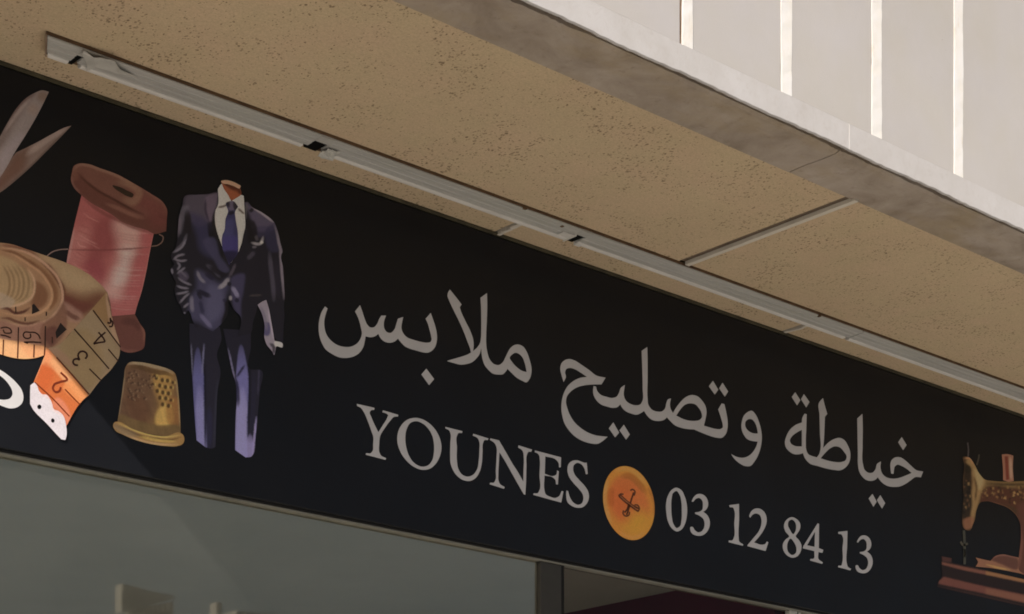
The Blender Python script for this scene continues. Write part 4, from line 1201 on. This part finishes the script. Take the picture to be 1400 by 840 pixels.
# profile of the white cover: shallow ridges, thick rounded back lip
cov = [(RY0, ZC - 0.008), (RY0, ZC - 0.012), (RY0 + 0.006, ZC - 0.0135), (RY0 + 0.017, ZC - 0.0138), (RY0 + 0.018, ZC - 0.0125), (RY0 + 0.021, ZC - 0.0125), (RY0 + 0.022, ZC - 0.0144),
       (RY0 + 0.040, ZC - 0.0150), (RY0 + 0.041, ZC - 0.0138), (RY0 + 0.044, ZC - 0.0138), (RY0 + 0.045, ZC - 0.0156),
       (RY0 + 0.066, ZC - 0.0160), (RY0 + 0.066, ZC - 0.008)]
lip = [(RY0 + 0.0662, ZC - 0.008), (RY0 + 0.0662, ZC - 0.0185), (RY0 + 0.071, ZC - 0.0205), (RY0 + 0.079, ZC - 0.0205), (RY0 + 0.085, ZC - 0.017), (RY0 + 0.087, ZC - 0.008)]
segs = [(2.172, 2.268), (2.286, 2.978), (3.022, 3.944), (3.985, 5.30), (5.305, 6.62), (6.66, 8.0)]
for i, (a, b) in enumerate(segs):
    c = obj('diffuser', prism_x(bmesh.new(), cov, a, b, 0.0 if i else 0.5, RY0), M_RAIL, rail, bevel=0.0007)
    obj('lip', prism_x(bmesh.new(), lip, a + (0.012 if i in (1, 2) else 0.002), b - (0.014 if i in (1, 3) else 0.003), 0.0 if i else 0.5, RY0), M_LIP, c, bevel=0.0012)
bm = bmesh.new()
ec = [(RY0, ZC - 0.002), (RY0, ZC - 0.0135), (RY0 + 0.01, ZC - 0.015), (RY0 + 0.08, ZC - 0.0195), (RY1, ZC - 0.002)]
ea = [bm.verts.new((RU0 - 0.001 + (y - RY0) * 0.5, y, z)) for y, z in ec]
eb = [bm.verts.new((RU0 + 0.0032 + (y - RY0) * 0.5, y, z)) for y, z in ec]
for k in range(5): bm.faces.new((ea[k], ea[(k + 1) % 5], eb[(k + 1) % 5], eb[k]))
bm.faces.new(ea[::-1]); bm.faces.new(eb)
bmesh.ops.recalc_face_normals(bm, faces=bm.faces)
obj('end_cap', bm, M_CAP, rail)
for a, b in ((2.268, 2.286), (2.978, 3.022), (3.944, 3.985), (6.62, 6.66)):
    w = obj('bridge', prism_x(bmesh.new(), [(RY0, ZC - 0.008), (RY0, ZC - 0.0135), (RY0 + 0.032, ZC - 0.0142), (RY0 + 0.032, ZC - 0.008)], a + 0.0002, b - 0.0002), M_RAIL, rail)
    obj('socket', boxes((a + 0.002, b - 0.002, RY0 + 0.0325, RY1 + 0.001, ZC - 0.0120, ZC - 0.0078)), M_BLACK, rail)


def crumple(name, u0, u1, seed, amp=0.006, ya=RY0 + 0.004, yb=RY1 - 0.002, taper=True):
    """torn sheet of clear-white plastic left at a joint"""
    r = random.Random(seed)
    bm = bmesh.new()
    nx, ny = 15, 11
    g = []
    for i in range(nx + 1):
        col = []
        for j in range(ny + 1):
            s, q = i / nx, j / ny
            x = u0 + (u1 - u0) * s + (r.uniform(-.003, .003) if i in (0, nx) else r.uniform(-.0012, .0012))
            if i == nx: x += (q - 0.5) * 0.02
            y = ya + (yb - ya) * q + r.uniform(-.001, .001)
            ridge = abs(((s * 2.3 + q * 1.4 + seed * .37) % 1) - .5) * 2
            ridge2 = abs(((s * 1.1 - q * 1.9 + seed * .61) % 1) - .5) * 2
            z = ZC - 0.0195 - amp * (0.55 * ridge + 0.45 * ridge2) * (1 - s * .7) - (0.0025 if q > .74 else 0)
            col.append(bm.verts.new((x, y, z)))
        g.append(col)
    for i in range(nx):
        for j in range(ny):
            bm.faces.new((g[i][j], g[i + 1][j], g[i + 1][j + 1], g[i][j + 1]))
    bmesh.ops.recalc_face_normals(bm, faces=bm.faces)
    o = obj(name, bm, M_WRAP, rail)
    md = o.modifiers.new('film', 'SOLIDIFY'); md.thickness = 0.0008
    return o
TORN = {'a': (2.2633, -0.2260, 0.0205), 'b': (2.2919, -0.2197, 0.026), 'c': (2.3011, -0.1708, 0.0215), 'd': (2.2641, -0.2125, 0.0235), 'k': (2.3241, -0.1727, 0.022), 'l': (2.3155, -0.1412, 0.0225), 'f': (2.3098, -0.2232, 0.0215), 'g': (2.3391, -0.2351, 0.0235), 'h': (2.3721, -0.2059, 0.024), 'i': (2.4226, -0.1896, 0.0185), 'j': (2.3833, -0.1757, 0.0205), 'm': (2.3608, -0.1759, 0.0205)}
bm = bmesh.new()
tv = {k: bm.verts.new((u, y, ZC - d)) for k, (u, y, d) in TORN.items()}
for fc in ('abd', 'bcd', 'bkc', 'ckl', 'bfk', 'fmk', 'fgm', 'gjm', 'ghj', 'hij'):
    bm.faces.new([tv[c] for c in fc])
bmesh.ops.recalc_face_normals(bm, faces=bm.faces)
o = obj('torn_cover', bm, M_WRAP, rail)
md = o.modifiers.new('film', 'SOLIDIFY'); md.thickness = 0.0008
crumple('torn_cover', 3.022, 3.066, 7, 0.007, RY0 + 0.034, RY1 - 0.0005)
obj('clip', boxes((3.897, 3.9435, RY0 + 0.036, RY0 + 0.0655, ZC - 0.0185, ZC - 0.0162), (3.9437, 3.9475, RY0 + 0.030, RY1 + 0.001, ZC - 0.0205, ZC - 0.0079)), M_LIP, rail, bevel=0.0012)
obj('clip', prism_x(bmesh.new(), [(RY0 + 0.0664, ZC - 0.0212), (RY1 + 0.0005, ZC - 0.0212), (RY1 + 0.0005, ZC - 0.0079), (RY0 + 0.0664, ZC - 0.0079)], 3.9865, 4.012), M_LIP, rail, bevel=0.003)
obj('chip', boxes((3.700, 3.712, RY0 - 0.006, RY0 + 0.002, ZC - 0.0135, ZC - 0.0078), (5.055, 5.064, RY0 - 0.005, RY0 + 0.006, ZC - 0.0150, ZC - 0.0078),
                  (3.868, 3.876, RY0 + 0.010, RY0 + 0.020, ZC - 0.0160, ZC - 0.0140)), M_TRAY, rail)

# ---------------------------------------------------------------- building across the street, seen only in the panes
M_FAR = mat_noisy('pale_render', (0.40, 0.39, 0.365), (0.46, 0.45, 0.42), 0.8, 0.9, 0.2)
M_FARW = mat_noisy('white_paint', (0.34, 0.335, 0.32), (0.40, 0.39, 0.375), 2, 0.7, 0.3)
M_DARKW = material('dark_window', (0.03, 0.035, 0.04), 0.2, 0.6)
far = empty('apartment_building', (0, 0, 0))
tag(far, 'pale apartment house with white balcony railings reflected in the shop window', 'building')
YF = -17.0
HF = 5.35
obj('wall', boxes((-14, 34, YF - 8, YF, 0, HF)), M_FAR, far)
obj('roof_edge', boxes((-14.1, 34.1, YF + 0.001, YF + 0.12, HF - 0.25, HF + 0.02)), M_FARW, far, bevel=0.01)
for x in range(-12, 33, 4):
    w = obj('window', boxes((x, x + 1.5, YF - 0.02, YF + 0.02, 3.0, 4.5)), M_DARKW, far)
    obj('window_frame', boxes((x - .1, x + 1.6, YF + 0.001, YF + 0.05, 4.5, 4.62), (x - .1, x + 1.6, YF + 0.001, YF + 0.05, 2.88, 3.0)), M_FARW, w)
# roof terrace: white fins, a post and a stair house whose left sides catch the sun
obj('terrace', boxes((9.0, 18.0, YF + 0.125, -15.6, HF - 0.4, HF - 0.21)), M_FAR, far)
rb = bmesh.new()
for i in range(9):
    xx = 11.78 + 0.072 * i
    box(rb, xx, xx + 0.02, -15.95, -15.80, HF - 0.2, 6.02 + 0.022 * i)
obj('railing', rb, M_FARW, far)
bm = bmesh.new()
q = [bm.verts.new(v) for v in ((11.62, -15.9, 5.95), (11.62, -15.9, 6.30), (12.40, -15.9, 6.24), (11.62, -15.75, 5.95), (11.62, -15.75, 6.30), (12.40, -15.75, 6.24))]
for f in ((0, 1, 2), (5, 4, 3), (0, 3, 4, 1), (1, 4, 5, 2), (2, 5, 3, 0)): bm.faces.new([q[k] for k in f])
bmesh.ops.recalc_face_normals(bm, faces=bm.faces)
obj('gable', bm, M_FARW, far)
obj('post', boxes((13.02, 13.10, -15.95, -15.80, HF - 0.2, 6.27)), M_FARW, far)
obj('stair_house', boxes((13.35, 14.5, -16.6, -15.85, HF - 0.2, 6.22)), M_FARW, far, bevel=0.01)
